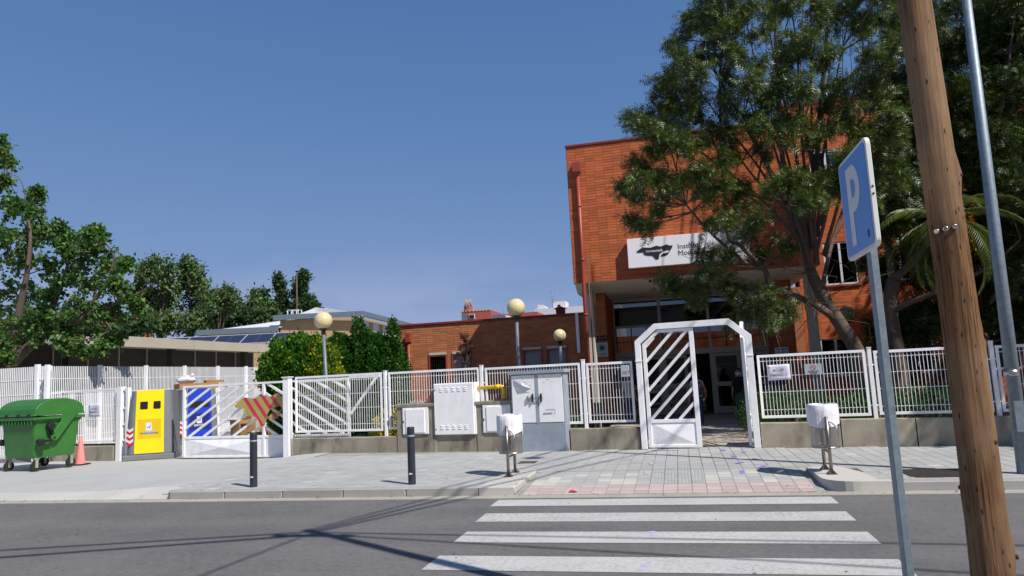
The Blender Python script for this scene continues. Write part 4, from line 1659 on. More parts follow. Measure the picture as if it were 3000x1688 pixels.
for sx in (-1, 1):
    for sy in (-1, 1):
        px, py = sx * CW / 2 * .76, sy * CD / 2 * .74
        b = MB()
        b.tube([(px - .025, py, .1), (px + .025, py, .1)], .10, 18)
        wh = b.build('wheel', m_tyre, wc)
        b = MB()
        b.box(px - .045, px - .032, py - .03, py + .03, .07, .26)
        b.box(px + .032, px + .045, py - .03, py + .03, .07, .26)
        b.box(px - .05, px + .05, py - .05, py + .05, .245, .275)
        b.build('fork', m_cast, wh)

# traffic cone
cn = thing('traffic_cone', 'tall faded pink traffic cone beside the green container', 'traffic cone', (-15.5, 16.0, -.02))
MB().lathe([(.035, .72), (.04, .715), (.055, .6), (.085, .35), (.12, .06), (.125, .02)], 20).build('body', m_cone, cn)
MB().box(-.18, .18, -.18, .18, 0, .025).build('base', m_tyre, cn, .006)
MB().lathe([(.0, .722), (.035, .72)], 12).build('tip', m_tyre, cn)

# ------------------------------------------------------------------ left fence pieces
lowwall('short stained concrete wall behind the pink traffic cone', -18.4, -15.28, .37, m_conc, -.05)
lf_ = fthing('mesh_fence', 'white mesh fence panel with a paper notice behind the green container', 'fence', -18.3, .13, 0, 'white mesh fences in front of the school')
grid_panel(lf_, 0, 3.02, .47, 1.94, bar_me)
MB().box(-.07, 0, -.035, .035, 0, 2.02).build('post', m_white, lf_)
MB().box(.0, 3.02, -.02, .02, .38, .43).build('bottom_rail', m_dark, lf_)
gt = fthing('gate_catch_frame', 'white ladder-like catch post facing the open sliding gate', 'post', -15.12, .1, -.06)
MB().box(-.085, .085, -.085, .085, 0, 2.03).build('shaft', m_white, gt, .004)
MB().box(.215, .31, -.05, .05, 0, 2.0).build('shaft', m_white, gt, .004)
for z in (.55, .98, 1.42, 1.92):
    MB().box(.085, .215, -.03, .03, z, z + .06).build('rung', m_white, gt)

tf = thing('tall_fence', 'tall white slatted fence running back along the driveway', 'fence', (-17.42, 0, 0))
posts = [16.75, 18.64, 20.6, 22.53, 24.45, 26.3, 28.2]
for y in posts:
    MB().box(-.05, .05, y - .05, y + .05, 0, 2.7).build('post', m_white, tf)
for i in range(len(posts) - 1):
    b = MB()
    y0, y1 = posts[i] + .06, posts[i + 1] - .06
    n = 27
    for k in range(n):
        y = y0 + (y1 - y0) * (k + .5) / n
        b.box(-.004, .004, y - .013, y + .013, .15, 2.66)
    for z in np.arange(.2, 2.7, .42):
        b.box(.005, .009, y0, y1, z - .008, z + .008)
    p_ = b.build('slat_grid', m_white, tf, kind='stuff')
tf2 = thing('tall_fence', 'tall white slatted fence behind the green container at the left edge', 'fence', (-18.0, 16.98, 0))
for x in (0, -2.1, -4.2, -6.3):
    MB().box(x - .06, x + .06, -.05, .05, 0, 2.74).build('post', m_white, tf2)
for i in range(3):
    b = MB()
    x1, x0 = -2.1 * i - .07, -2.1 * (i + 1) + .07
    for k in range(30):
        x = x0 + (x1 - x0) * (k + .5) / 30
        b.box(x - .015, x + .015, -.006, .006, .15, 2.68)
    for z in np.arange(.2, 2.7, .42):
        b.box(x0, x1, -.012, -.007, z - .01, z + .01)
    b.build('slat_grid', m_white, tf2, kind='stuff')
b = MB()
for k in range(6):
    b.box(.08 + k * .075, .115 + k * .075, -.012, .012, .15, 2.68)
for z in np.arange(.2, 2.7, .42):
    b.box(.06, .55, -.022, -.014, z - .012, z + .012)
b.build('slat_grid', m_white, tf2, kind='stuff')

# ------------------------------------------------------------------ recycling containers
def recycler(label, loc, rz, panel, sticker, n_holes, title):
    r = thing('recycling_container', label, 'recycling container', loc, rz, 'grey recycling containers inside the gate')
    w2, d2, H = .60, .55, 1.86

    def ring(z, k):
        out = []
        rr = .22 * k
        for sx, sy, a0 in ((1, -1, -90), (1, 1, 0), (-1, 1, 90), (-1, -1, 180)):
            for i in range(5):
                t = R(a0 + i * 22.5)
                out.append((sx * (w2 * k - rr) + rr * math.cos(t), sy * (d2 * k - rr) + rr * math.sin(t), z))
        return out
    vs = ring(.16, 1) + ring(1.1, .95) + ring(H, .86)
    fs = []
    for i in range(2):
        for k in range(20):
            k2 = (k + 1) % 20
            fs.append((i * 20 + k, i * 20 + k2, (i + 1) * 20 + k2, (i + 1) * 20 + k))
    fs += [tuple(range(19, -1, -1)), tuple(range(40, 60))]
    MB().add(vs, fs).build('body', m_gcont, r)
    MB().box(-w2 - .05, w2 + .05, -d2 - .06, d2 + .06, 0, .15).build('base', m_gcont, r, .02)

    def fy(z):
        k = 1 - .05 * (z - .16) / .94 if z < 1.1 else .95 - .09 * (z - 1.1) / .76
        return -d2 * k - .012
    b = MB()
    zs = [.18, 1.1, H + .02]
    for i in range(2):
        a, c_ = zs[i], zs[i + 1]
        wa, wc_ = .37 - .012 * i, .37 - .012 * (i + 1)
        b.add([(-wa, fy(a), a), (wa, fy(a), a), (wc_, fy(c_), c_), (-wc_, fy(c_), c_), (-wa, fy(a) + .02, a), (wa, fy(a) + .02, a), (wc_, fy(c_) + .02, c_), (-wc_, fy(c_) + .02, c_)],
              [(0, 1, 2, 3), (0, 3, 7, 4), (1, 5, 6, 2)])
    pn = b.build('front_panel', panel, r)
    hs = ((-.25, -.055), (.085, .27)) if n_holes == 2 else ((-.29, .29),)
    for x0, x1 in hs:
        z0, z1 = (1.36, 1.57) if n_holes == 2 else (1.28, 1.48)
        b = MB()
        b.add([(x0, fy(z0) - .004, z0 + .02), (x0 + .02, fy(z0) - .004, z0), (x1 - .02, fy(z0) - .004, z0), (x1, fy(z0) - .004, z0 + .02),
               (x1, fy(z1) - .004, z1 - .02), (x1 - .02, fy(z1) - .004, z1), (x0 + .02, fy(z1) - .004, z1), (x0, fy(z1) - .004, z1 - .02)], [tuple(range(8))])
        b.build('slot', m_black, pn)
    z0, z1 = .58, 1.09
    MB().add([(-.29, fy(z0) - .003, z0), (.29, fy(z0) - .003, z0), (.29, fy(z1) - .003, z1), (-.29, fy(z1) - .003, z1)], [(0, 1, 2, 3)]).build('sticker', sticker, pn)
    b = MB()
    z0, z1 = .78, 1.0
    b.add([(-.09, fy(z0) - .006, z0), (.06, fy(z0) - .006, z0), (.06, fy(z1) - .006, z1), (-.09, fy(z1) - .006, z1)], [(0, 1, 2, 3)])
    b.build('pictogram', m_papersheet, pn)
    b = MB()
    b.beam((-.06, fy(.86) - .009, .86), (.03, fy(.92) - .009, .90), .02, .003)
    b.beam((0, fy(.82) - .009, .82), (.04, fy(.97) - .009, .97), .012, .003)
    b.build('pictogram_mark', m_gcont, pn)
    b = MB()
    z0, z1 = .69, .755
    b.add([(-.18, fy(z0) - .006, z0), (.17, fy(z0) - .006, z0), (.17, fy(z1) - .006, z1), (-.18, fy(z1) - .006, z1)], [(0, 1, 2, 3)])
    b.build('title_strip', m_plaque, pn)
    text(title, .05, m_ink, pn, (0, fy(.7) - .01, .702), rot=(PI / 2 - .05, 0, 0), ex=.0008)
    # chevrons on the rounded front corners
    for sx in (-1,):
        b = MB()
        for j in range(6):
            za, zc = .38 + j * .075, .38 + (j + 1) * .075
            for s_ in (0, 1):
                xa, xb, xc = .40, .49, .58
                pts = ((xa, xb), (xb, xc))[s_]
                off = (.06, 0) if s_ == 0 else (0, .06)
                ya = [fy(.5) + (.0 if x < .45 else .05 * ((x - .4) / .18) ** 1.5) for x in pts]
                b.add([(sx * pts[0], ya[0] - .004, za + off[0]), (sx * pts[1], ya[1] - .004, za + off[1]), (sx * pts[1], ya[1] - .004, zc + off[1]), (sx * pts[0], ya[0] - .004, zc + off[0])],
                      [(0, 1, 2, 3) if sx > 0 else (3, 2, 1, 0)], 1 if j % 2 else 0)
        b.build('chevron_sticker', [m_red, m_papersheet], r)
    return r


recycler('yellow-fronted recycling container with two black holes standing in the gate opening', (-14.4, 17.4, -.035), R(26), m_yellow, m_yelsticker, 2, 'ENVASOS LLEUGERS')
recycler('blue-fronted recycling container with cardboard boxes heaped on top', (-15.42, 20.5, -.04), R(50), m_blue, m_bluedark, 1, 'PAPER')


def carton(loc, size, rz, label, tilt=0., flaps=True):
    r = thing('cardboard_box', label, 'cardboard box', loc, rz, 'cardboard boxes by the recycling containers')
    w_, d_, h_ = size
    b = MB()
    t_ = .012
    b.box(-w_ / 2, w_ / 2, -d_ / 2, d_ / 2, 0, t_)
    b.box(-w_ / 2, w_ / 2, -d_ / 2, -d_ / 2 + t_, t_, h_)
    b.box(-w_ / 2, w_ / 2, d_ / 2 - t_, d_ / 2, t_, h_)
    b.box(-w_ / 2, -w_ / 2 + t_, -d_ / 2 + t_, d_ / 2 - t_, t_, h_)
    b.box(w_ / 2 - t_, w_ / 2, -d_ / 2 + t_, d_ / 2 - t_, t_, h_)
    b.build('carton', m_card, r)
    if flaps:
        b = MB()
        b.beam((0, -d_ / 2, h_), (0, -d_ / 2 - d_ * .25, h_ + d_ * .1), w_, .008, ref=(0, .3, 1))
        b.beam((0, d_ / 2, h_), (0, d_ / 2 + d_ * .05, h_ + d_ * .3), w_, .008, ref=(0, 1, .1))
        b.build('flap', m_card, r)
    r.rotation_euler[0] = tilt
    return r


carton((-15.4, 20.5, 1.845), (1.2, .8, .17), R(50), 'flat cardboard box on top of the blue container under a white bag', flaps=False)
carton((-15.05, 20.9, 2.02), (.55, .35, .08), R(50), 'thin cardboard box at the right end on top of the blue container', flaps=False)
carton((-13.62, 20.35, -.035), (.4, .5, .82), R(-15), 'tall upright cardboard box leaning beside the blue container', tilt=.06)
carton((-13.25, 20.1, -.035), (.32, .4, .68), R(12), 'middle cardboard box of the three standing behind the sliding gate', tilt=-.04)
carton((-12.75, 20.05, -.035), (.55, .45, .42), R(-8), 'lowest and widest cardboard box standing behind the sliding gate')
# bag on top of the box
wb = thing('plastic_bag', 'full white plastic bag lying on the cardboard above the blue container', 'bag', (-15.65, 20.35, 2.02))
vs, fs = [], []
for i in range(7):
    for k in range(12):
        t, ph = 2 * PI * k / 12, PI * i / 6
        q = 1 + .18 * math.sin(3 * t + i)
        vs.append((.34 * q * math.sin(ph) * math.cos(t), .22 * q * math.sin(ph) * math.sin(t), .12 - (.12 + .03 * math.sin(5 * t)) * math.cos(ph) * q))
for i in range(6):
    for k in range(12):
        k2 = (k + 1) % 12
        fs.append((i * 12 + k, i * 12 + k2, (i + 1) * 12 + k2, (i + 1) * 12 + k))
MB().add(vs, fs, 0, True).build('bag_body', m_bag, wb)
MB().tube([(.1, 0, .2), (.16, .02, .28), (.22, 0, .29)], [.04, .025, .04], 6).build('knot', m_bag, wb)
cw = thing('cream_wall', 'low cream rendered wall behind the sliding gate and cardboard boxes', 'wall', (-12.6, 22.2, 0))
MB().box(-2.2, 1.6, 0, .25, 0, 1.15).build('wall_body', M('cream_paint', '#c9bf9f', .85, var=.06, dirt=.25, dirtcol='#a5987a'), cw)

# ------------------------------------------------------------------ lamps, poles, sign
def globe_lamp(loc, dia, lean, label, mat=m_globe):
    r = thing('globe_lamp', label, 'lamp', (loc[0], loc[1], 0), 0, 'globe lamps in the school yard')
    z = loc[2]
    rr = dia / 2
    bx = lean * z
    prof = [(rr * math.sin(PI * i / 18), -rr * math.cos(PI * i / 18)) for i in range(1, 18)]
    MB().lathe([(.001, -rr)] + prof + [(.001, rr)], 28, (0, 0, z)).build('globe', mat, r)
    b = MB()
    b.lathe([(.045, -.16), (.06, -.08), (.115, -rr * .82 - .0), (.13, -rr * .80)], 16, (0, 0, z - rr * .1 + .0))
    b.lathe([(.05, z - rr - .12), (.055, z - rr - .02), (.10, z - rr + .03), (.09, z - rr + .05)], 16)
    b.build('collar', m_dark, r)
    MB().tube([(bx, 0, 0), (0, 0, z - rr - .05)], [.06, .042], 12).build('pole', m_lampost, r)
    return r


globe_lamp((-8.69, 16.45, 3.36), .46, .045, 'cream globe lamp in front of the green hedge, leftmost of the row')
globe_lamp((-3.83, 17.2, 3.42), .46, .0, 'cream globe lamp above the grey street cabinet, tallest in view')
globe_lamp((at(1639.5, 983, 20.4).x, 20.4, at(1639.5, 983, 20.4).z), .37, .0, 'small cream globe lamp close to the annex wall')
globe_lamp((4.72, 21.6, 3.0), .48, .0, 'mossy greenish globe lamp among the branches right of the entrance', m_globeg)

lp = thing('street_light', 'tall round galvanised lamp post on the pavement at the right edge', 'street light', (4.33, 10.85, .12))
b = MB()
b.tube([(0, 0, 0), (.03, 0, 3), (.1, 0, 9.)], [.088, .076, .05], 20)
b.build('pole', m_galv, lp)
MB().tube([(0, 0, 1.28), (.002, 0, 1.36)], .092, 20).build('band', m_chrome, lp)
MB().box(-.055, .055, -.093, -.07, .55, .95).build('service_door', m_galv, lp)
MB().tube([(.1, 0, 9), (.12, -.5, 9.6), (.12, -1.4, 9.9)], .035, 10).build('arm', m_galv, lp)
MB().lathe([(.02, .06), (.16, .02), (.2, -.08), (.02, -.1)], 16, (.12, -1.6, 9.9)).build('lamp_head', m_galvgrey, lp)

up_ = thing('utility_pole', 'tall knotty wooden utility pole leaning beside the parking sign', 'utility pole', (1.49, 4.25, .05))
b = MB()
n, L = 26, 60
vs, fs = [], []
knots = [(random.uniform(0, 6.28), random.uniform(.3, 5), random.uniform(.008, .016)) for _ in range(7)]
knots += [(-.45, 2.62, .02), (-.3, 1.75, .02), (-.25, .62, .02), (-.9, 1.2, .012)]
for i in range(L + 1):
    z = 7.9 * i / L
    r0 = .098 - .0042 * z + .018 * math.exp(-z * 2.2)
    cx, cy = -.006 * z + .012 * math.sin(z * 1.1), .0 + .01 * math.sin(z * .8 + 1)
    for k in range(n):
        t = 2 * PI * k / n
        q = r0 * (1 + .03 * math.sin(2 * t + z * .4) + .015 * math.sin(5 * t + z))
        for ka, kz, kh in knots:
            da = (t - ka + PI) % (2 * PI) - PI
            q += kh * math.exp(-(da / .28) ** 2 - ((z - kz) / .05) ** 2)
        vs.append((cx + q * math.cos(t), cy + q * math.sin(t), z))
for i in range(L):
    for k in range(n):
        k2 = (k + 1) % n
        fs.append((i * n + k, i * n + k2, (i + 1) * n + k2, (i + 1) * n + k))
fs.append(tuple(L * n + k for k in range(n)))
b.add(vs, fs, 0, True)
b.build('shaft', m_wood, up_)
m_knot = M('knot_wood', '#4a2a18', .85, var=.3, vs=30)
for ka, kz, kh in knots:
    b = MB()
    r0 = (.098 - .0042 * kz + .018 * math.exp(-kz * 2.2)) * 1.0 + kh * .92
    cx, cy = -.006 * kz + .012 * math.sin(kz * 1.1), .01 * math.sin(kz * .8 + 1)
    p = Vector((cx + r0 * math.cos(ka), cy + r0 * math.sin(ka), kz))
    d_ = Vector((math.cos(ka), math.sin(ka), 0))
    b.tube([p - d_ * .01, p + d_ * .0015], [.014, .009], 9)
    b.build('knot', m_knot, up_)
for k, a in enumerate((-138, -112, -86)):
    t = R(a)
    cx, cy = -.0144 + .012 * math.sin(2.7), .004
    rr = .092
    d_ = Vector((math.cos(t), math.sin(t), 0))
    p = Vector((cx, cy, 2.32 + k * .006)) + d_ * rr
    MB().tube([p, p + d_ * .010, p + d_ * .013], [.014, .014, .010], 12).build('bolt_head', m_chrome, up_)
# crossarm and insulators high on the pole
MB().beam((-.55, -.12, 7.55), (.45, -.12, 7.55), .09, .08).build('crossarm', m_wood, up_)
for x in (-.48, -.2, .1, .38):
    MB().lathe([(.02, 0), (.04, .03), (.02, .06), (.035, .09), (.0, .11)], 10, (x, -.12, 7.6)).build('insulator', m_papersheet, up_)
top = Vector((1.44, 4.2, 7.85))
cables = [((-1, -.26, 0), 'overhead cable running left along the street from the wooden pole', 0, .03), ((-1, -.34, .01), 'second overhead cable running left from the wooden pole, thicker and lower', -.25, .04),
          ((1, -.06, 0), 'overhead cable running right along the street from the wooden pole', 0, .024), ((1, -.2, 0), 'lower overhead cable running right from the wooden pole', -.2, .024),
          ((.69, 1, .3), 'middle one of three rising cables crossing the street from the wooden pole', 0, .026), ((.60, 1, .3), 'left one of three rising cables crossing the street from the wooden pole', .1, .02),
          ((.80, 1, .3), 'right one of three rising cables crossing the street from the wooden pole', -.1, .026), ((-.14, -1, 0), 'overhead cable from the wooden pole to the house behind the viewpoint', -.1, .018)]
for k, (d_, lb, dz, cr) in enumerate(cables):
    a = top + Vector((0, 0, dz))
    e = a + Vector(d_) * (40 if k < 4 else (30 if k < 7 else 17.5))
    pts = [a.lerp(e, i / 16) - Vector((0, 0, .35 * 4 * (i / 16) * (1 - i / 16))) for i in range(17)]
    o = MB().tube(pts, cr, 5).build('overhead_cable', m_cable)
    tag(o, lb, 'cable', 'overhead cables on the wooden pole')

# parking sign
ps = thing('parking_sign', 'blue square parking sign with a white P on a galvanised post', 'road sign', (1.068, 4.37, .1), R(-89))
# local: face towards -y, x to the right when reading it
zc, s2 = 2.505, .303


def rsq(hw, r_, n=5, cx=0, cz=0):
    out = []
    for sx, sz, a0 in ((1, -1, -90), (1, 1, 0), (-1, 1, 90), (-1, -1, 180)):
        for i in range(n):
            t = R(a0 + i * 90 / (n - 1))
            out.append((cx + sx * (hw - r_) + r_ * math.cos(t), cz + sz * (hw - r_) + r_ * math.sin(t)))
    return out


MB().prism(rsq(s2, .045, 6, 0, zc), 0, .026).build('plate_body', m_signrim, ps, .003)
MB().prism(rsq(s2 - .022, .032, 6, 0, zc), -.003, -.0005).build('blue_face', m_blue_sign, ps)
# letter P with a bowl
b = MB()
px0, px1, pz0, pz1, st = -.13, -.045, zc - .235, zc + .225, .085
b.box(px0, px1, -.006, -.0035, pz0, pz1)
no, ro, ri = 14, .135, .055
czp = pz1 - ro
outer = [(px1 + .035 + ro * math.cos(t), czp + ro * math.sin(t)) for t in [PI / 2 - PI * i / no for i in range(no + 1)]]
innr = [(px1 + .035 + ri * math.cos(t), czp + ri * math.sin(t)) for t in [PI / 2 - PI * i / no for i in range(no + 1)]]
outer = [(px1, pz1)] + outer + [(px1, czp - ro)]
innr = [(px1, czp + ri)] + innr + [(px1, czp - ri)]
for i in range(len(outer) - 1):
    b.prism([outer[i], innr[i], innr[i + 1], outer[i + 1]], -.006, -.0035)
b.build('letter', m_grey_p, ps)
MB().box(.18, .215, -.0045, -.0035, zc - .235, zc - .195).build('maker_sticker', m_bluedark, ps)
b = MB()
b.box(-.02, .06, .030, .070, -.1, 2.72)
b.build('post', m_galv, ps, .004)
for z in (2.35, 2.65):
    MB().box(-.06, .10, .0265, .076, z, z + .03).build('clamp', m_galv, ps)
for z in (zc + .02, zc - .02):
    MB().tube([(s2 - .001, .013, z), (s2 + .003, .013, z)], .006, 8).build('rim_screw', m_dark, ps)
# ------------------------------------------------------------------ vegetation
def rotmats(N, droop=.0, up_bias=.0, along=None):
    """random orientation frames; x axis is the leaf's length"""
    d = RNG.normal(size=(N, 3))
    if along is not None:
        d = d * .75 + along
    d[:, 2] += up_bias - droop
    d /= np.linalg.norm(d, axis=1, keepdims=True) + 1e-9
    r = RNG.normal(size=(N, 3))
    r[:, 2] += 1.2
    n = r - d * (r * d).sum(1, keepdims=True)
    n /= np.linalg.norm(n, axis=1, keepdims=True) + 1e-9
    s_ = np.cross(n, d)
    return np.stack([d, s_, n], axis=2)


def scatter(tv, tf, P, Rm, sc):
    tv = np.asarray(tv, float)
    tf = np.asarray(tf, int)
    V = np.einsum('nij,kj->nki', Rm, tv) * sc[:, None, None] + P[:, None, :]
    F = tf[None] + (np.arange(len(P)) * len(tv))[:, None, None]
    return V.reshape(-1, 3), F.reshape(-1, 3)


# silky-oak leaf: a rachis with pinnate lobes, drooping a little
def pinnate(n=6, w=.34, droop=.18):
    v, f = [], []
    for i in range(n):
        x = .12 + .8 * i / n
        l_ = w * math.sin(PI * (.25 + .65 * i / n))
        z = -droop * x * x
        for s_ in (-1, 1):
            o = len(v)
            v += [(x - .03, 0, z), (x + .075, 0, z - .01), (x + .20, s_ * l_, z - .05)]
            f.append((o, o + 1, o + 2))
    o = len(v)
    v += [(.8, -.025, -droop * .7), (.8, .025, -droop * .7), (1.05, 0, -droop * 1.1)]
    f.append((o, o + 1, o + 2))
    return v, f


PIN = pinnate(4, .36)
# poplar leaf: broad spade folded on its midrib
POP = ([(0, 0, 0), (.12, .42, .05), (.45, .40, .08), (1.05, 0, -.06), (.45, -.40, .08), (.12, -.42, .05), (.45, 0, 0)],
       [(0, 1, 6), (1, 2, 6), (2, 3, 6), (3, 4, 6), (4, 5, 6), (5, 0, 6)])
OVAL = ([(0, 0, 0), (.5, .24, .04), (1, 0, -.05), (.5, -.24, .04)], [(0, 1, 2), (0, 2, 3)])
BLADE = ([(0, -.10, 0), (.45, -.24, .02), (1, 0, 0), (.45, .24, .02), (0, .10, 0)], [(0, 1, 2), (0, 2, 4), (4, 2, 3)])
# flat fan of scale leaves for thuja and cypress
FAN = ([(0, 0, 0), (.55, -.34, .03), (.7, -.16, 0), (1.0, -.10, 0), (.82, .03, .02), (1.05, .12, 0), (.7, .2, .02), (.5, .36, 0)],
       [(0, 1, 2), (0, 2, 3), (0, 3, 4), (0, 4, 5), (0, 5, 6), (0, 6, 7)])


class Tree:
    def __init__(s, name, label, cat, base, group=None):
        s.root = thing(name, label, cat, base, 0, group)
        s.base = Vector(base)
        s.mb = MB()
        s.nodes = []            # (point, radius)
        s.tw = []               # leaf anchor points with direction

    def limb(s, pts, r0, r1, n=8, reg=True):
        pts = [Vector(p) for p in pts]
        # smooth by Catmull-Rom
        out = []
        for i in range(len(pts) - 1):
            p0, p1, p2, p3 = pts[max(i - 1, 0)], pts[i], pts[i + 1], pts[min(i + 2, len(pts) - 1)]
            for k in range(4):
                t = k / 4
                out.append(.5 * ((2 * p1) + (p2 - p0) * t + (2 * p0 - 5 * p1 + 4 * p2 - p3) * t * t + (3 * p1 - p0 - 3 * p2 + p3) * t ** 3))
        out.append(pts[-1])
        N = len(out)
        rad = [r0 + (r1 - r0) * (i / (N - 1)) ** .8 for i in range(N)]
        s.mb.tube([p - s.base for p in out], rad, n)
        if reg:
            s.nodes += [(p, r) for p, r in zip(out, rad)]
        return out, rad

    def reach(s, c, rad, twigs=9, rend=.012, sag=.1, lowbias=.5):
        """grow a branch from the nearest fitting node to a foliage clump at c, then twigs inside it"""
        best = None
        for p, r in s.nodes:
            if r < rend * 1.3:
                continue
            d = (c - p).length
            cost = d + (lowbias * max(0, p.z - c.z + .2)) + (.6 if r < .02 else 0)
            if best is None or cost < best[0]:
                best = (cost, p, r)
        _, p, r = best
        L_ = (c - p).length
        mid = p.lerp(c, .5) + Vector((random.uniform(-.1, .1), random.uniform(-.1, .1), random.uniform(-.04, .10))) * L_ + Vector((0, 0, -sag * L_ * .3))
        q = p.lerp(c, .8) + Vector((random.uniform(-.06, .06), random.uniform(-.06, .06), .03)) * L_
        out, rd = s.limb([p, mid, q, c], min(r * .7, .012 + .018 * L_), rend)
        for i in range(twigs):
            k = random.randint(len(out) // 2, len(out) - 1)
            a = out[k]
            d = Vector((random.gauss(0, 1), random.gauss(0, 1), random.gauss(.25, .8))).normalized()
            e = c + d * rad * random.uniform(.55, 1.05)
            m_ = a.lerp(e, .55) + Vector((random.gauss(0, .05), random.gauss(0, .05), .08 * rad))
            s.mb.tube([x - s.base for x in (a, m_, e)], [.008, .005, .002], 4, cap=False)
            for t in (.35, .5, .62, .72, .82, .9, .96, 1.0):
                x = a.lerp(m_, t * 2) if t < .5 else m_.lerp(e, t * 2 - 1)
                s.tw.append((x, (e - m_).normalized()))

    def leaves(s, tmpl, mat, size, per, jit=.10, droop=.3, along=.8, sv=.3, name='crown', singles=0, leafname='leaf'):
        P = np.array([list(p) for p, d in s.tw])
        A = np.array([list(d) for p, d in s.tw])
        P = np.repeat(P, per, axis=0) + RNG.normal(size=(len(P) * per, 3)) * jit
        A = np.repeat(A, per, axis=0) * along
        Rm = rotmats(len(P), droop, along=A)
        sc = size * (1 + RNG.uniform(-sv, sv, len(P)))
        P = P - np.array(s.base)
        if singles:
            dist = np.linalg.norm(P + np.array(s.base) - np.array([-8, 8, 3]), axis=1)
            idx = np.argsort(dist)[:singles]
            me = D.meshes.new(leafname)
            me.from_pydata(tmpl[0], [], tmpl[1])
            me.materials.append(mat)
            for i in idx:
                o = D.objects.new(leafname, me)
                COL.objects.link(o)
                o.parent = s.root
                m4 = Matrix.Identity(4)
                for a_ in range(3):
                    for b_ in range(3):
                        m4[a_][b_] = Rm[i][a_][b_] * sc[i]
                    m4[a_][3] = P[i][a_]
                o.matrix_local = m4
            keep = np.ones(len(P), bool)
            keep[idx] = False
            P, Rm, sc = P[keep], Rm[keep], sc[keep]
        v, f = scatter(*tmpl, P, Rm, sc)
        return fast(name, v, f, mat, s.root)

    def wood(s, mat):
        return s.mb.build('trunk', mat, s.root)


# silky oak in front of the facade: trunk leans left, limbs traced from the photograph at their own depths
def PT(l):
    return [at(*p) for p in l]


def blobs(tree, lst, rs, **k):
    for px, py, r_, Y in lst:
        c = at(px, py, Y)
        rad = r_ / FPX * ((c - EYE).dot(fw))
        tree.reach(c, rad, **k)


def jy(lst, y0, y1):
    return [(a, b_, r_, random.uniform(y0, y1)) for a, b_, r_ in lst]


b0 = at(2575, 1215, 17.6)
b0.z = .04
t1 = Tree('silky_oak', 'big feathery silky oak leaning over the entrance in front of the facade', 'tree', b0)
t1.limb([b0] + PT([(2540, 1120, 17.6), (2507, 1023, 17.6), (2452, 935, 17.6), (2405, 860, 17.5), (2372, 790, 17.5)]), .20, .125, 12)
t1.limb(PT([(2372, 790, 17.5), (2352, 710, 17.5), (2325, 620, 17.4), (2302, 540, 17.4), (2285, 380, 17.3), (2275, 200, 17.2), (2268, 0, 17.2), (2262, -160, 17.2)]), .115, .02, 9)
t1.limb(PT([(2362, 750, 17.5), (2374, 640, 17.7), (2388, 530, 17.9), (2404, 350, 18.0), (2424, 120, 18.1), (2432, -80, 18.2)]), .09, .018, 8)
t1.limb(PT([(2388, 530, 17.9), (2355, 350, 18.3), (2345, 150, 18.4), (2360, -60, 18.4)]), .05, .012, 7)
t1.limb(PT([(2452, 935, 17.6), (2380, 890, 17.3), (2264, 839, 17.0), (2241, 792, 16.9), (2197, 781, 16.8), (2120, 779, 16.6), (2040, 765, 16.5)]), .10, .025, 9)
t1.limb(PT([(2241, 792, 16.9), (2170, 720, 16.6), (2129, 682, 16.5), (2116, 462, 16.4), (2108, 230, 16.4), (2130, 40, 16.4), (2140, -120, 16.4)]), .06, .013, 7)
t1.limb(PT([(2197, 781, 16.8), (2090, 690, 16.2), (2010, 600, 15.9), (1960, 520, 15.8)]), .045, .013, 7)
t1.limb(PT([(2116, 462, 16.4), (2060, 360, 16.2), (2030, 250, 16.2), (2040, 120, 16.3)]), .035, .012, 6)
t1.limb(PT([(2405, 860, 17.5), (2440, 700, 18.2), (2500, 520, 18.6), (2520, 300, 18.8), (2530, 60, 18.9)]), .06, .014, 7)
fan = [(1925, 345, 15.9), (1990, 190, 16.0), (2050, 110, 16.2), (2110, 30, 16.4), (2170, -20, 16.6), (2235, -40, 17.0), (2300, -60, 17.6), (2375, -50, 18.2), (2430, -30, 18.5), (2500, 0, 18.7), (2560, 90, 18.8),
       (2010, 330, 15.8), (1950, 430, 15.8), (1900, 520, 15.9), (2080, 240, 16.2), (2590, 230, 18.8), (2200, 240, 16.8), (2340, 220, 18.2), (2460, 260, 18.6)]
for px, py, Y in fan:
    n0 = at(2372 + (px - 2250) * .12 + random.uniform(-10, 10), 770 - random.uniform(0, 170), 17.5)
    e = at(px, py, min(Y, 16.4) - .3)
    c1 = n0.lerp(e, .35) + Vector((random.uniform(-.15, .15), random.uniform(-.15, .15), .10))
    c2 = n0.lerp(e, .7) + Vector((random.uniform(-.12, .12), random.uniform(-.1, .1), .14))
    t1.limb([n0, c1, c2, e], random.uniform(.035, .055), .009, 6)
outl = [(1850, 348, 30), (1885, 372, 36), (1930, 352, 36), (1975, 385, 40), (1945, 255, 36), (1990, 262, 42), (2005, 180, 42), (1990, 118, 34), (2020, 60, 38), (2075, 0, 44), (1862, 482, 30), (1900, 512, 34), (1832, 562, 24), (1866, 590, 32), (1915, 600, 34),
        (1855, 652, 26), (1895, 664, 28), (1960, 560, 38), (1940, 300, 34)]
crown = [(1880, 330), (1960, 215), (1995, 90), (2060, 10), (2110, -70), (2640, -70), (2640, 520), (2570, 600), (2460, 640), (2330, 600), (2230, 640), (2150, 690), (2080, 640), (1980, 600), (1890, 590), (1870, 500), (1930, 440), (1890, 390)]


def inside(x, y, pl):
    r_ = False
    for i in range(len(pl)):
        (xa, ya), (xb, yb) = pl[i], pl[i - 1]
        if (ya > y) != (yb > y) and x < (xb - xa) * (y - ya) / (yb - ya) + xa:
            r_ = not r_
    return r_


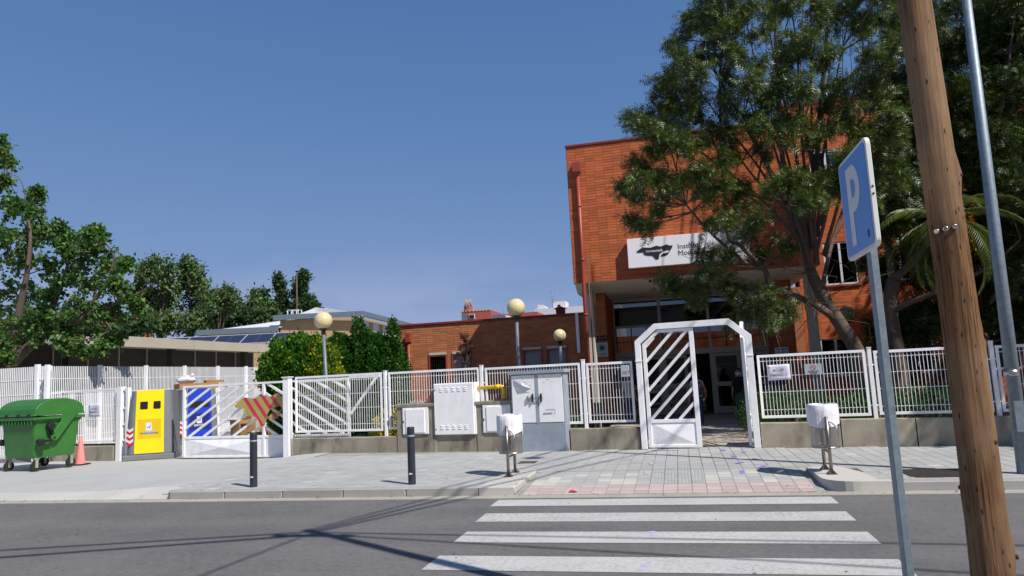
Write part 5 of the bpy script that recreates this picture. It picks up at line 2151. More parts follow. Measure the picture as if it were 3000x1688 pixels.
fill = []
tries = 0
while len(fill) < 116 and tries < 9000:
    tries += 1
    x, y = random.uniform(1830, 2640), random.uniform(-70, 700)
    if not inside(x, y, crown):
        continue
    p_ = 1.
    if x > 2190 and y < 250:
        p_ = .5
    if 2180 < x < 2440 and y > 420:
        p_ = .55
    if x < 2180 and y > 430:
        p_ = .42
    if random.random() > p_ or any((x - a) ** 2 + (y - c_) ** 2 < 40 ** 2 for a, c_, _ in fill):
        continue
    fill.append((x, y, random.uniform(26, 40)))
low_l = [(1948, 826, 30), (1985, 838, 28), (2020, 860, 34), (2060, 835, 36), (2075, 795, 32), (2110, 830, 38), (2050, 885, 26), (2150, 860, 40), (2190, 915, 40), (2160, 945, 30), (2240, 880, 40), (2250, 940, 36), (2300, 900, 36), (2060, 735, 28), (2120, 750, 32), (2180, 700, 40), (2240, 760, 34), (2300, 720, 34)]
blobs(t1, jy(outl, 15.5, 16.6), 1, twigs=7)
blobs(t1, [(a, c_, r_, 15.1 + (a - 1830) / 810 * 1.3 + random.uniform(-.8, .8)) for a, c_, r_ in fill], 1, twigs=7)
blobs(t1, jy(low_l, 15.8, 17.4), 1, twigs=7)
t1.leaves(PIN, m_leaf_g, .225, 3, jit=.07, droop=.22, along=.9)
# thin bare twigs
for px, py in [(2080, 740), (2200, 700), (2300, 760), (2350, 690), (2150, 830), (2290, 960), (2210, 980), (2420, 760), (2460, 820), (2260, 640), (2380, 900), (2340, 940), (2420, 560), (2130, 900), (2235, 1000), (2330, 820), (2180, 760), (2450, 880)]:
    c = at(px, py, random.uniform(16.2, 17.6))
    p, r_ = min(t1.nodes, key=lambda q: (q[0] - c).length + (2 if q[1] < .02 else 0))
    for i in range(5):
        e = c + Vector((random.gauss(0, .4), random.gauss(0, .4), random.gauss(0, .35)))
        m_ = p.lerp(e, .5) + Vector((random.gauss(0, .12), random.gauss(0, .12), random.gauss(.05, .1)))
        t1.mb.tube([x - t1.base for x in (p, m_, e, e + Vector((random.gauss(0, .2), random.gauss(0, .2), random.gauss(.05, .2))))], [.013, .009, .005, .002], 4, cap=False)
for px, py0, py1, Y in [(2205, 520, -40, 17.0), (2310, 480, -60, 18.2), (2380, 330, -60, 18.4), (2440, 420, -40, 18.6), (2470, 500, 40, 18.4), (2490, 640, 120, 18.3), (2550, 560, -40, 18.8), (2400, 640, 300, 18.0), (2180, 420, 60, 16.8), (2255, 330, 20, 17.4), (2520, 700, 330, 18.2), (2345, 560, 250, 18.3)]:
    w0 = random.uniform(-14, 14)
    q = PT([(px + w0 * 2, py0, Y), (px + w0, (py0 + py1) / 2, Y + random.uniform(-.2, .2)), (px, py1, Y)])
    n0, _ = min(t1.nodes, key=lambda a_: (a_[0] - q[0]).length)
    t1.limb([n0, n0.lerp(q[1], .35) + (n0 - q[1]).normalized().cross(Vector((0, 1, 0))) * .12, q[1], q[2]], .026, .006, 5, reg=False)
t1.wood(m_bark)

b0 = at(2640, 1210, 18.6)
b0.z = .04
t2 = Tree('silky_oak', 'dark silky oak with forked pale trunk behind the parking sign post', 'tree', b0)
t2.limb([b0] + PT([(2632, 1100, 18.6), (2623, 1014, 18.6), (2607, 915, 18.6), (2618, 820, 18.6)]), .23, .15, 12)
t2.limb(PT([(2618, 820, 18.6), (2660, 780, 18.5), (2710, 720, 18.4), (2760, 600, 18.4), (2790, 420, 18.4), (2800, 200, 18.4), (2810, -50, 18.4)]), .11, .02, 9)
t2.limb(PT([(2618, 820, 18.6), (2600, 700, 18.9), (2590, 560, 19.1), (2600, 380, 19.2), (2620, 180, 19.2), (2630, -40, 19.2)]), .11, .02, 9)
t2.limb(PT([(2607, 915, 18.6), (2680, 880, 18.2), (2780, 840, 18.0), (2900, 780, 17.8), (2990, 700, 17.8)]), .08, .02, 8)
t2.limb(PT([(2760, 600, 18.4), (2860, 480, 18.0), (2930, 330, 17.8), (2960, 150, 17.8), (2980, -40, 17.8)]), .07, .016, 8)
r2 = [(2610, 80, 54), (2640, 220, 58), (2640, 360, 60), (2600, 500, 54), (2640, 480, 56), (2570, 600, 44), (2620, 650, 44), (2720, 60, 60), (2740, 200, 60), (2760, 330, 60), (2800, 40, 60), (2830, 150, 64), (2850, 260, 64), (2840, 370, 60),
      (2900, 60, 64), (2930, 170, 64), (2940, 290, 64), (2920, 390, 60), (2985, 90, 60), (2990, 220, 60), (3000, 340, 60), (2980, 440, 60), (2850, 460, 56), (2900, 510, 56), (2960, 540, 56), (2840, 560, 50), (2890, 610, 54), (2950, 630, 56), (3000, 600, 50),
      (2840, 660, 50), (2900, 700, 54), (2960, 720, 54), (2850, 760, 46), (2910, 790, 50), (2980, 800, 54), (2700, 430, 54), (2700, 560, 48), (2790, 500, 50)]
r2 += [(2560, 500, 50), (2700, 130, 56), (2690, 270, 56), (2690, 500, 50), (2680, 650, 44), (2650, 560, 50), (2780, 150, 60), (2790, 280, 60), (2790, 400, 56), (2880, 60, 60), (2880, 180, 60), (2880, 320, 60), (2960, 230, 64), (2960, 470, 56), (2800, 600, 50),
       (2730, 640, 44), (2580, 680, 40), (2560, 240, 50), (2600, 300, 54), (2560, 80, 50), (2920, 450, 56), (2860, 540, 50), (2980, 660, 56), (2930, 570, 54), (3000, 130, 64), (2940, 20, 60), (2830, -20, 60), (2700, 0, 56), (2620, 0, 54), (2990, 30, 60)]
blobs(t2, jy(r2, 17.4, 19.6), 1, twigs=10)
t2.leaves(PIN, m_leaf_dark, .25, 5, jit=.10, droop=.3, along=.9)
t2.wood(m_bark)

b0 = at(2905, 1200, 19.5)
b0.z = .04
t3 = Tree('silky_oak', 'shaded evergreen tree behind the lamp post at the right edge', 'tree', b0)
t3.limb([b0] + PT([(2885, 1050, 19.5), (2863, 930, 19.5), (2835, 800, 19.6), (2860, 650, 19.8), (2900, 450, 20), (2920, 200, 20)]), .22, .04, 10)
t3.limb(PT([(2863, 930, 19.5), (2930, 850, 19.2), (3010, 780, 19)]), .1, .03, 8)
t3.limb(PT([(2900, 450, 20), (3040, 300, 20), (3150, 100, 20)]), .07, .02, 8)
r3 = [(2960, 860, 54), (3000, 900, 50), (2930, 900, 44), (2990, 970, 40), (2890, 850, 40), (3030, 820, 60), (2960, 760, 60), (3010, 700, 60), (2900, 720, 56), (2960, 640, 60), (3040, 620, 60), (2880, 600, 56), (2950, 500, 60), (3030, 480, 64), (2880, 450, 56), (2960, 380, 60),
      (3060, 330, 64), (2900, 300, 60), (2990, 250, 64), (3080, 180, 64), (2930, 130, 60), (3010, 60, 64), (3100, 700, 70), (3120, 500, 70), (3140, 300, 70), (2860, 120, 60), (2790, 700, 50), (2760, 820, 44), (2730, 900, 40), (2790, 920, 36), (2700, 820, 36)]
r3 += [(2760, 760, 50), (2830, 840, 46), (2960, 820, 56), (3030, 740, 64), (2860, 700, 56), (2920, 660, 60), (2990, 560, 64), (2990, 420, 64), (2900, 380, 60), (2850, 250, 60), (2740, 450, 56), (2700, 350, 56), (2640, 420, 54), (2660, 720, 44), (2560, 780, 36), (2600, 820, 36),
       (2760, 560, 54), (2690, 600, 50), (2930, 960, 40), (2980, 920, 46), (2870, 930, 36), (2660, 930, 36), (2700, 960, 34), (2580, 960, 30)]
blobs(t3, jy(r3, 19.2, 21.4), 1, twigs=10)
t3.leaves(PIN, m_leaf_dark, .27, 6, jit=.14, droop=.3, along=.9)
t3.wood(m_bark)

# row of street trees further right, outside the frame, standing in the same school garden
for k, (x, y, hh, rr) in enumerate(((10.3, 18.6, 9.5, 2.4), (13.2, 19.2, 12.5, 3.0), (17.0, 18.6, 14.5, 3.4), (21.5, 19.0, 15.5, 3.6))):
    tt = Tree('silky_oak', ['first', 'second', 'third', 'fourth'][k] + ' silky oak of the row beyond the right edge, counted from the entrance', 'tree', (x, y, .04))
    tt.limb([(x, y, .04), (x - .1, y, 2.5), (x, y + .1, 5), (x + .2, y, 8)], .2, .05)
    tt.limb([(x, y, 4), (x + .3, y - .2, hh * .7), (x + .1, y, hh)], .12, .03)
    for i in range(int(26 * rr / 2.4 * hh / 9)):
        a = random.uniform(0, 6.28)
        q = random.uniform(.3, rr)
        tt.reach(Vector((x + q * math.cos(a), y + q * math.sin(a), random.uniform(3.2, hh))), .7, twigs=8)
    tt.leaves(OVAL, m_leaf_dark, .30, 4, jit=.16)
    tt.wood(m_bark)

st_ = Tree('street_tree', 'street tree on the pavement beyond the right edge that shades the fence', 'tree', (12.3, 11.1, .12))
st_.limb([(12.3, 11.1, .12), (12.3, 11.1, 2.4), (12.2, 11.1, 4.5), (12.3, 11.0, 8.0)], .14, .04)
for i in range(36):
    a = random.uniform(0, 6.28)
    q = random.uniform(.2, 2.0)
    st_.reach(Vector((12.3 + q * math.cos(a), 11.1 + q * math.sin(a), random.uniform(4.2, 9.2))), .6, twigs=8)
st_.leaves(OVAL, m_leaf_dark, .26, 4, jit=.14)
st_.wood(m_bark)

# palm behind the wooden pole
pb = at(2832, 1200, 17.1)
pb.z = .04
pt_ = Vector((pb.x, pb.y, at(2735, 640, 17.1).z))
palm = thing('palm_tree', 'palm with arching yellow-green fronds behind the wooden pole', 'palm', pb)
b = MB()
n_ = 14
pts = [Vector((0, 0, (pt_.z - pb.z) * i / n_)) for i in range(n_ + 1)]
b.tube(pts, [.16 + .015 * (i % 2) for i in range(n_ + 1)], 10)
b.build('trunk', m_bark, palm)
for k in range(15):
    az = k * 2.39996
    el = .9 - 1.6 * (k / 15) + random.uniform(-.1, .1)
    L_ = random.uniform(1.7, 2.2)
    v, f = [], []
    prev = pts[-1].copy()
    dirh = Vector((math.cos(az), math.sin(az), 0))
    side = Vector((-math.sin(az), math.cos(az), 0))
    mbf = MB()
    rac = [prev.copy()]
    e_ = el
    for i in range(18):
        prev = prev + (dirh * math.cos(e_) + Vector((0, 0, math.sin(e_)))) * (L_ / 18)
        e_ -= .085 + .02 * i / 18
        rac.append(prev.copy())
    mbf.tube(rac, [.018 - .0008 * i for i in range(19)], 5)
    for i in range(3, 19):
        for s_ in (-1, 1):
            ll = .42 * math.sin(PI * min(.97, .12 + .8 * i / 18))
            d_ = (side * s_ * .85 + (rac[i] - rac[i - 1]).normalized() * .55 + Vector((0, 0, -.25 + random.uniform(-.1, .1)))).normalized()
            for sub in (0, .5):
                p = rac[i - 1].lerp(rac[i], sub)
                w_ = (rac[i] - rac[i - 1]).normalized() * .014
                mbf.add([p - w_, p + w_, p + d_ * ll * .6 + w_ * .8, p + d_ * ll + Vector((0, 0, -.05))], [(0, 1, 2), (0, 2, 3)])
    mbf.build('frond', m_palm, palm)

# orange-flowered climber glimpsed between the pole and the lamp post
oc = at(2822, 655, 16.9)
cl = thing('orange_creeper', 'orange-flowered creeper glimpsed between the wooden pole and the lamp post', 'plant', (oc.x, oc.y, .04))
P = np.array([[random.gauss(0, .16), random.gauss(0, .12), oc.z - .04 + random.gauss(0, .42)] for _ in range(240)])
v, f = scatter(*OVAL, P, rotmats(len(P)), RNG.uniform(.05, .1, len(P)))
fast('flowers', v, f, m_orange, cl, kind='stuff')
MB().tube([(0, 0, 0), (.1, .05, 2), (-.05, 0, 4), (.05, 0, oc.z + .3)], .03, 6).build('stem', m_bark, cl)


def bush(name, label, cat, base, cloud, tmpl, mat, size, N, up=.6, group=None, sv=.35, extra=None, stem=True):
    """cloud: list of ellipsoids (dx,dy,dz,rx,ry,rz) in metres from the base; foliage sits on and just inside their skin"""
    r = thing(name, label, cat, base, 0, group)
    vol = [e[3] * e[4] + e[4] * e[5] + e[3] * e[5] for e in cloud]
    tot = sum(vol)
    Ps, Ds = [], []
    for e, w_ in zip(cloud, vol):
        n = int(N * w_ / tot)
        d = RNG.normal(size=(n, 3))
        d /= np.linalg.norm(d, axis=1, keepdims=True)
        k = 1 - np.abs(RNG.normal(size=(n, 1))) * .16 + (RNG.uniform(size=(n, 1)) < .07) * RNG.uniform(0, .2, (n, 1))
        bmp = 1 + .10 * np.sin(d[:, :1] * 7 + e[0]) * np.sin(d[:, 1:2] * 6 + e[1]) + .07 * np.sin(d[:, 2:] * 11 + d[:, :1] * 5)
        Ps.append(d * np.array(e[3:6]) * k * bmp + np.array(e[:3]))
        Ds.append(d)
    P, A = np.concatenate(Ps), np.concatenate(Ds)
    ok = P[:, 2] > .0
    P, A = P[ok], A[ok]
    Rm = rotmats(len(P), -up, along=A * .9)
    v, f = scatter(*tmpl, P, Rm, size * (1 + RNG.uniform(-sv, sv, len(P))))
    fast('foliage', v, f, mat, r)
    if extra:
        m2, sel = extra
        idx = sel(P)
        if idx.sum():
            v, f = scatter(*tmpl, P[idx] + A[idx] * .04, rotmats(int(idx.sum()), -up, along=A[idx] * .9), size * (1 + RNG.uniform(-sv, sv, int(idx.sum()))))
            fast('golden_tips', v, f, m2, r)
    if stem:
        b_ = MB()
        top_ = max(cloud, key=lambda e: e[2] + e[5])
        for i in range(5):
            e = cloud[i % len(cloud)]
            b_.tube([(random.gauss(0, .05), random.gauss(0, .05), -.05), (e[0] * .5, e[1] * .5, e[2] * .5), (e[0] + random.gauss(0, .1), e[1], e[2] + e[5] * .4)], [.05, .035, .012], 6)
        b_.build('stem', m_bark, r)
    return r


bush('thuja_bush', 'rounded golden-green conifer bush behind the sliding gate post', 'bush', (-10.35, 18.3, .04),
     [(0, 0, 1.4, 1.12, .95, 1.4), (-.45, -.1, 2.05, .72, .7, 1.0), (.3, 0, 2.2, .72, .7, .95), (.75, -.1, 1.5, .55, .55, 1.0), (-.1, 0, 2.5, .5, .5, .68)],
     FAN, m_thuja, .085, 42000, .9, extra=(m_thujayel, lambda P: (P[:, 0] > .55) & (P[:, 2] > 1.3) & (RNG.uniform(size=len(P)) < .35)))
hd = []
for i in range(9):
    x = -2.1 + i * .5
    hd.append((x, random.uniform(-.15, .15), 1.5, .55, .7, 1.75 + random.uniform(-.12, .12)))
hd += [(.75, 0, 3.1, .28, .3, .9), (.95, .1, 2.9, .35, .3, .7), (2.0, 0, 3.1, .22, .25, .75), (1.4, 0, 2.9, .4, .4, .5), (-1.0, 0, 2.9, .5, .4, .5), (0, 0, 3.0, .4, .4, .5)]
bush('cypress_hedge', 'tall dark green conifer hedge between the bush and the annex', 'hedge', (-11.35, 22.6, .04), hd, FAN, m_hedge, .095, 70000, .9)
bush('yellow_shrub', 'low yellow variegated shrub behind the fence left of the concrete pillar', 'bush', (-7.15, 17.1, .04),
     [(0, 0, .55, .5, .4, .5), (.3, .1, .45, .35, .35, .4), (-.25, 0, .4, .3, .3, .35)], OVAL, m_euon, .075, 2600, .3)
bush('clipped_hedge', 'clipped boxwood hedge along the entrance path right of the gate', 'hedge', (2.2, 18.2, .04),
     [(dx, dy, .52, .45, .6, .56) for dx in (-.42, .1, .6) for dy in (-1.6, -.8, 0, .8, 1.6)], OVAL, m_box, .05, 16000, .4)
bush('garden_shrub', 'loose bright green shrub behind the fence below the paper notice', 'bush', (2.15, 15.6, .04),
     [(0, 0, .42, .5, .3, .42), (.55, .1, .38, .4, .3, .36), (-.4, .05, .34, .3, .25, .32)], OVAL, m_box, .085, 2600, .8)
bush('garden_shrub', 'shrub coloured dark for shade behind the fence right of the second bin', 'bush', (4.0, 16.2, .04),
     [(0, 0, .5, .8, .5, .55), (.9, .2, .5, .7, .5, .6), (-.8, .1, .45, .6, .4, .5)], OVAL, m_hedge, .085, 3600, .6)  # darker leaf colour stands in for the shade this shrub lies in
bush('laurel_shrub', 'dark glossy shrub in front of the wing windows behind the sign post', 'bush', (5.35, 19.6, .04),
     [(0, 0, 1.7, .7, .6, .9), (.6, .1, 1.5, .6, .6, .9), (-.5, 0, 1.4, .5, .5, .7), (.1, 0, .7, .7, .5, .7)], OVAL, m_leaf_dark, .10, 4200, .2)
bush('low_groundcover', 'low green plants behind the short wall left of the gate', 'bush', (-3.3, 16.2, .04),
     [(x, 0, .3, .4, .3, .5) for x in (-.8, -.2, .4, .9)], OVAL, m_hedge, .07, 2400, .5)

# purple-leaved sapling in front of the annex
pr = Tree('purple_tree', 'small purple-leaved tree in front of the shaded annex wall', 'tree', (-6.85, 22.6, .04))
pr.limb([(-6.85, 22.6, .04), (-6.83, 22.6, 1.2), (-6.85, 22.6, 2.2), (-6.88, 22.6, 3.3)], .05, .012, 7)
for i in range(22):
    z = random.uniform(1.7, 3.2)
    q = (3.4 - z) * .28
    pr.reach(Vector((-6.85 + random.uniform(-q, q), 22.6 + random.uniform(-q, q), z)), .14, twigs=5, rend=.004, lowbias=2.5)
pr.leaves(OVAL, m_prunus, .055, 2, jit=.03, droop=.2)
pr.wood(m_bark)

# poplar at the left edge
pp_ = Tree('poplar_tree', 'large broad-leaved poplar filling the left edge above the tall fence', 'tree', (-22.3, 19.0, -.02))
pp_.limb([(-22.3, 19.0, -.05), (-22.0, 19.0, 1.7), (-21.2, 19.0, 2.9), (-20.0, 19.0, 3.75), (-18.6, 19.0, 4.2), (-17.4, 19.0, 4.6)], .26, .09, 12)
pp_.limb([(-21.2, 19.0, 2.9), (-20.9, 18.9, 4.4), (-20.5, 18.8, 5.8), (-20.4, 18.8, 7.0), (-20.6, 18.8, 8.0)], .16, .025, 9)
pp_.limb([(-20.0, 19.0, 3.75), (-19.2, 18.8, 5.2), (-18.9, 18.8, 6.0), (-18.9, 18.8, 6.6)], .10, .02, 8)
pp_.limb([(-18.6, 19.0, 4.2), (-17.8, 19.1, 5.2), (-17.5, 19.1, 5.8), (-17.4, 19.1, 6.3)], .08, .02, 8)
pp_.limb([(-17.4, 19.0, 4.6), (-16.5, 19.1, 4.9), (-15.9, 19.1, 5.2)], .05, .018, 7)
pl_ = [(8, 425, 26), (20, 480, 26), (8, 540, 34), (20, 610, 44), (60, 620, 42), (100, 580, 26), (118, 565, 18), (100, 640, 40), (20, 690, 56), (70, 700, 56), (110, 700, 40), (20, 780, 60), (80, 780, 60), (130, 790, 44), (148, 690, 28), (170, 668, 20),
       (30, 860, 60), (90, 870, 60), (150, 860, 44), (20, 940, 60), (90, 950, 54), (140, 930, 44), (190, 720, 30), (205, 690, 26), (215, 760, 40), (245, 720, 34), (270, 690, 34), (285, 680, 24), (290, 740, 44), (250, 790, 48), (310, 780, 44), (200, 830, 44),
       (260, 850, 54), (320, 840, 46), (340, 790, 30), (368, 775, 22), (355, 860, 36), (220, 910, 48), (280, 920, 50), (340, 920, 42), (385, 890, 26), (402, 905, 14), (190, 970, 44), (250, 980, 44), (310, 975, 36), (335, 1000, 24), (215, 1020, 26), (250, 1035, 16),
       (20, 1010, 46), (60, 1000, 36), (10, 1050, 26), (180, 1010, 28), (300, 1020, 20), (120, 980, 30)]
blobs(pp_, jy(pl_, 17.6, 20.2), 1, twigs=11, sag=.05)
pp_.leaves(POP, m_leaf_pop, .122, 3, jit=.08, droop=.55, along=.4, singles=290, leafname='leaf')
pp_.wood(m_bark)


# far trees as crowns of clumps
def far_tree(name, label, base, crown, mat, size, N, group='trees beyond the school roofs', clump=.8):
    r = thing(name, label, 'tree', base, 0, group)
    Ps = []
    b_ = MB()
    H_ = max(c[2] for c in crown)
    b_.tube([(0, 0, -.1), (.1, 0, H_ * .45), (0, 0, H_ * .8)], [.3, .2, .06], 8)
    for (x, y, z, rx, rz) in crown:
        nc = max(14, int(rx * rz * 9))
        b_.tube([(0, 0, min(z, H_) * .6), (x * .5, y * .5, z * .85), (x, y, z)], [.1, .07, .03], 5)
        for i in range(nc):
            d = RNG.normal(size=3)
            d /= np.linalg.norm(d)
            c = np.array([x, y, z]) + d * np.array([rx, rx, rz]) * RNG.uniform(.45, 1.0)
            n = N // 100
            q = RNG.normal(size=(n, 3)) * clump * .33
            Ps.append(c + q)
    P = np.concatenate(Ps)
    v, f = scatter(*OVAL, P, rotmats(len(P), .1), size * (1 + RNG.uniform(-.4, .4, len(P))))
    fast('crown', v, f, mat, r)
    b_.build('trunk', m_bark, r)
    return r


def far_crown(lst, Y, base):
    out = []
    for px, py, rp, rq in lst:
        c = at(px, py, Y + random.uniform(-1.5, 1.5))
        k = (c - EYE).dot(fw) / FPX
        out.append((c.x - base[0], c.y - base[1], c.z - base[2], rp * k, rq * k))
    return out


def ft(name, label, pxb, Y, lst, mat, size, N, clump=.8):
    c = at(pxb, 1000, Y)
    base = (c.x, c.y, 0)
    far_tree(name, label, base, far_crown(lst, Y, base), mat, size, N, clump=clump)


ft('far_tree', 'tall dense tree with two blunt tops beyond the flat-roofed building', 470, 56,
   [(425, 800, 20, 45), (455, 790, 22, 50), (490, 810, 22, 50), (430, 880, 34, 60), (480, 880, 34, 60), (440, 960, 40, 40), (400, 880, 14, 40), (410, 950, 20, 40), (500, 950, 34, 40)], m_leaf_far, .40, 6000)
ft('far_tree', 'tall pointed tree right of the two-topped tree beyond the flat roof', 560, 58,
   [(548, 775, 14, 30), (555, 800, 24, 40), (585, 830, 24, 50), (550, 860, 34, 60), (590, 890, 28, 50), (560, 950, 40, 44), (610, 950, 24, 40)], m_leaf_far, .40, 6000)
ft('far_tree', 'pale rounded tree with whitish leaves between the tall trees and the gym roof', 640, 54,
   [(620, 870, 30, 22), (655, 860, 22, 18), (640, 905, 40, 30), (680, 880, 14, 12), (600, 930, 30, 34)], m_leaf_far, .38, 4600)
ft('far_tree', 'low dark tree mass between the pale tree and the slim trees', 690, 62,
   [(660, 940, 40, 30), (700, 925, 40, 30), (745, 930, 36, 34), (720, 970, 50, 24)], m_leaf_far2, .4, 4600)
ft('far_tree', 'bushy tree left of the two slim trees above the gym roof', 765, 66,
   [(760, 870, 24, 24), (775, 910, 34, 40), (745, 900, 24, 30), (790, 940, 36, 34), (725, 930, 14, 16)], m_leaf_far, .42, 4600)
ft('far_tree', 'slim dark cypress-like tree, the left of two above the gym roof', 820, 68,
   [(818, 830, 14, 26), (822, 870, 20, 40), (826, 915, 24, 40)], m_leaf_far2, .38, 6000, .7)
ft('far_tree', 'slim dark pointed tree, the right of two above the gym roof', 880, 68,
   [(886, 815, 10, 22), (878, 850, 22, 30), (882, 890, 30, 34), (905, 890, 18, 24), (880, 930, 34, 26), (925, 905, 6, 6)], m_leaf_far2, .38, 6000, .7)
ft('far_tree', 'dark leafy tree behind the poplar at the left edge', 330, 40,
   [(330, 960, 50, 44), (380, 975, 34, 34), (260, 960, 60, 50), (150, 940, 70, 60), (40, 940, 70, 70), (410, 960, 24, 30)], m_leaf_far2, .45, 2400)

# ------------------------------------------------------------------ background buildings
fb = thing('flat_roof_building', 'long low building with a pale concrete fascia behind the tall fence', 'building', (-22.5, 0, 0))
b = MB()
y = 14.0
segs = [14, 19.2, 24.4, 29.6, 34.8, 38.0]
for i in range(len(segs) - 1):
    MB().box(-.12, .12, segs[i] + .012, segs[i + 1] - .012, 3.76, 4.2).build('fascia_panel', m_beige, fb, .008)
MB().box(-14, -.13, 14, 38, 3.9, 4.05).build('roof', m_beige, fb)
MB().box(-12, -2.2, 14, 38, 0, 3.9).build('wall', m_darkwall, fb)
for y in np.arange(15.2, 38, 1.75):
    MB().box(-2.2, -2.13, y - .02, y + .02, 0, 3.9).build('wall_strip', m_beige, fb)
for y in (18, 24, 30, 36):
    MB().box(-1.6, -1.3, y - .15, y + .15, 0, 3.9).build('pillar', m_darkwall, fb)
# solar panels on its roof
lbs = ['solar panel at the left end of the row, partly behind the poplar leaves', 'solar panel second from the left on the pale flat roof', 'solar panel third from the left on the pale flat roof',
       'solar panel fourth from the left on the pale flat roof', 'solar panel fifth from the left beside the golden bush', 'solar panel at the right end of the row behind the golden bush']
for k, (px_, py_) in enumerate(((382, 1000), (485, 1003), (571, 1001), (657, 999), (743, 997), (829, 995))):
    c = at(px_, py_, 35.0 + .38 * k)
    p = thing('solar_panel', lbs[k], 'solar panel', (c.x, c.y, 4.05), R(12.8), 'solar panels on the flat roof')
    b = MB()
    tl = R(24)
    q = []
    for x, s_ in ((-.85, 0), (.85, 0), (.85, 1.55), (-.85, 1.55)):
        q.append((x, s_ * math.cos(tl), .35 + s_ * math.sin(tl)))
    nrm = Vector((0, -math.sin(tl), math.cos(tl)))
    b.add([Vector(v_) for v_ in q] + [Vector(v_) - nrm * .04 for v_ in q], [(0, 1, 2, 3), (7, 6, 5, 4), (0, 4, 5, 1), (1, 5, 6, 2), (2, 6, 7, 3), (3, 7, 4, 0)])
    fr_ = b.build('panel_frame', m_alu, p)
    for i in range(2):
        for j in range(1):
            x0, x1 = -.81 + i * .815, -.81 + i * .815 + .805
            b = MB()
            qq = [(x, s_ * math.cos(tl), .35 + s_ * math.sin(tl)) for x, s_ in ((x0, .05), (x1, .05), (x1, 1.45), (x0, 1.45))]
            b.add([Vector(v_) + nrm * .004 for v_ in qq], [(0, 1, 2, 3)])
            b.build('cell_sheet', m_solar, fr_)
    b = MB()
    for x in (-.7, .7):
        b.beam((x, 1.25, 0), (x, 1.25, .85), .05, .05)
        b.beam((x, .1, 0), (x, .1, .38), .05, .05)
    b.build('support', m_galv, p)

# sports hall with grey metal fascias
gy = thing('sports_hall', 'pale brick sports hall with grey metal fascia and white ribbed roof', 'building', (0, 0, 0))
C1, C0, C2 = Vector((-25.6, 55.4, 0)), Vector((-33.0, 53.7, 0)), Vector((-27.9, 78, 0))
LZ, LT = 7.48, 7.9


def wallseg(mb, a, c_, z0, z1, th=.3):
    d = (c_ - a).normalized()
    n = Vector((-d.y, d.x, 0)) * th
    mb.add([(a.x, a.y, z0), (c_.x, c_.y, z0), (c_.x + n.x, c_.y + n.y, z0), (a.x + n.x, a.y + n.y, z0),
            (a.x, a.y, z1), (c_.x, c_.y, z1), (c_.x + n.x, c_.y + n.y, z1), (a.x + n.x, a.y + n.y, z1)],
           [(0, 3, 2, 1), (4, 5, 6, 7), (0, 1, 5, 4), (1, 2, 6, 5), (2, 3, 7, 6), (3, 0, 4, 7)])


b = MB()
i1, i0, i2 = C1 + Vector((-.8, .6, 0)), C0 + Vector((.3, .6, 0)), C2 + Vector((-.8, 0, 0))
wallseg(b, i0, i1, 0, LZ)
wallseg(b, i1 + Vector((0, .31, 0)), i2, 0, LZ)
b.build('wall', m_gymbrick, gy)
b = MB()
wallseg(b, C0, C1, LZ, LT)
wallseg(b, C1 + Vector((0, .01, 0)), C2, LZ, LT)
b.build('fascia', m_fasciablue, gy)
b = MB()
r1, r0, r2 = C1 + Vector((-1.2, .6, LT - .02)), C0 + Vector((2.0, .5, LT - .02)), C2 + Vector((-1.2, 0, LT - .02))
rg = [at(925, 902, 64), at(950, 903, 80)]
b.add([r0, r1, r2, rg[0], rg[1]], [(0, 1, 3), (1, 2, 4, 3)])
b.build('roof', m_gravelroof, gy)
b = MB()
for i in range(1, 14):
    t = i / 14
    a = r0.lerp(r1, t)
    e = a.lerp(rg[0] if True else a, .96)
    b.beam(a + Vector((0, 0, .02)), e + Vector((0, 0, .02)), .05, .05, ref=(0, 0, 1))
b.build('roof_rib', m_gravelroof, gy, kind='stuff')
dW = (i2 - i1).normalized()
for k in range(7):
    a = i1 + dW * (1.2 + k * 2.9)
    f_ = MB()
    wallseg(f_, a + Vector((.06, 0, 0)), a + dW * 1.7 + Vector((.06, 0, 0)), 4.3, 7.3, .1)
    q = f_.build('window', m_farwhite, gy)
    f_ = MB()
    wallseg(f_, a + dW * .12 + Vector((.075, 0, 0)), a + dW * 1.58 + Vector((.075, 0, 0)), 4.5, 6.3, .02)
    f_.build('pane', m_glassdark, q)
MB().tube([(C1.x + .02, C1.y - .2, LZ), (C1.x - .5, C1.y + .35, LZ - .5), (C1.x - .6, C1.y + .4, 0)], .07, 8).build('drainpipe', m_lampost, gy)
# lower wing of the hall to the left
E0, E1 = Vector((-39.0, 51.8, 0)), Vector((-32.4, 53.4, 0))
b = MB()
wallseg(b, E0 + Vector((.8, .5, 0)), E1 + Vector((-.2, .5, 0)), 0, 6.45)
b.build('lower_wall', m_gymbrick, gy)
b = MB()
wallseg(b, E0, E1, 6.45, 6.9)
b.build('lower_fascia', m_fasciablue, gy)
b = MB()
b.add([E0 + Vector((1, .6, 6.85)), E1 + Vector((0, .6, 6.85)), E1 + Vector((0, 3, 7.75)), E0 + Vector((3, 4, 7.3))], [(0, 1, 2, 3)])
b.build('lower_roof', m_gravelroof, gy)
for k in range(4):
    a = E0.lerp(E1, .18 + k * .2) + Vector((0, .46, 0))
    f_ = MB()
    wallseg(f_, a, a + (E1 - E0).normalized() * .9, 5.9, 6.35, .1)
    f_.build('window', m_dark, gy)
b = MB()
c = at(843, 915, 56)
for dx in (0, .5, 1.0):
    for dy in (0, .6):
        b.tube([(c.x + dx, c.y + dy, 7.6), (c.x + dx, c.y + dy, 8.5)], .04, 6)
for z in (8.1, 8.5):
    b.beam((c.x, c.y, z), (c.x + 1, c.y, z), .05, .05)
    b.beam((c.x, c.y + .6, z), (c.x + 1, c.y + .6, z), .05, .05)
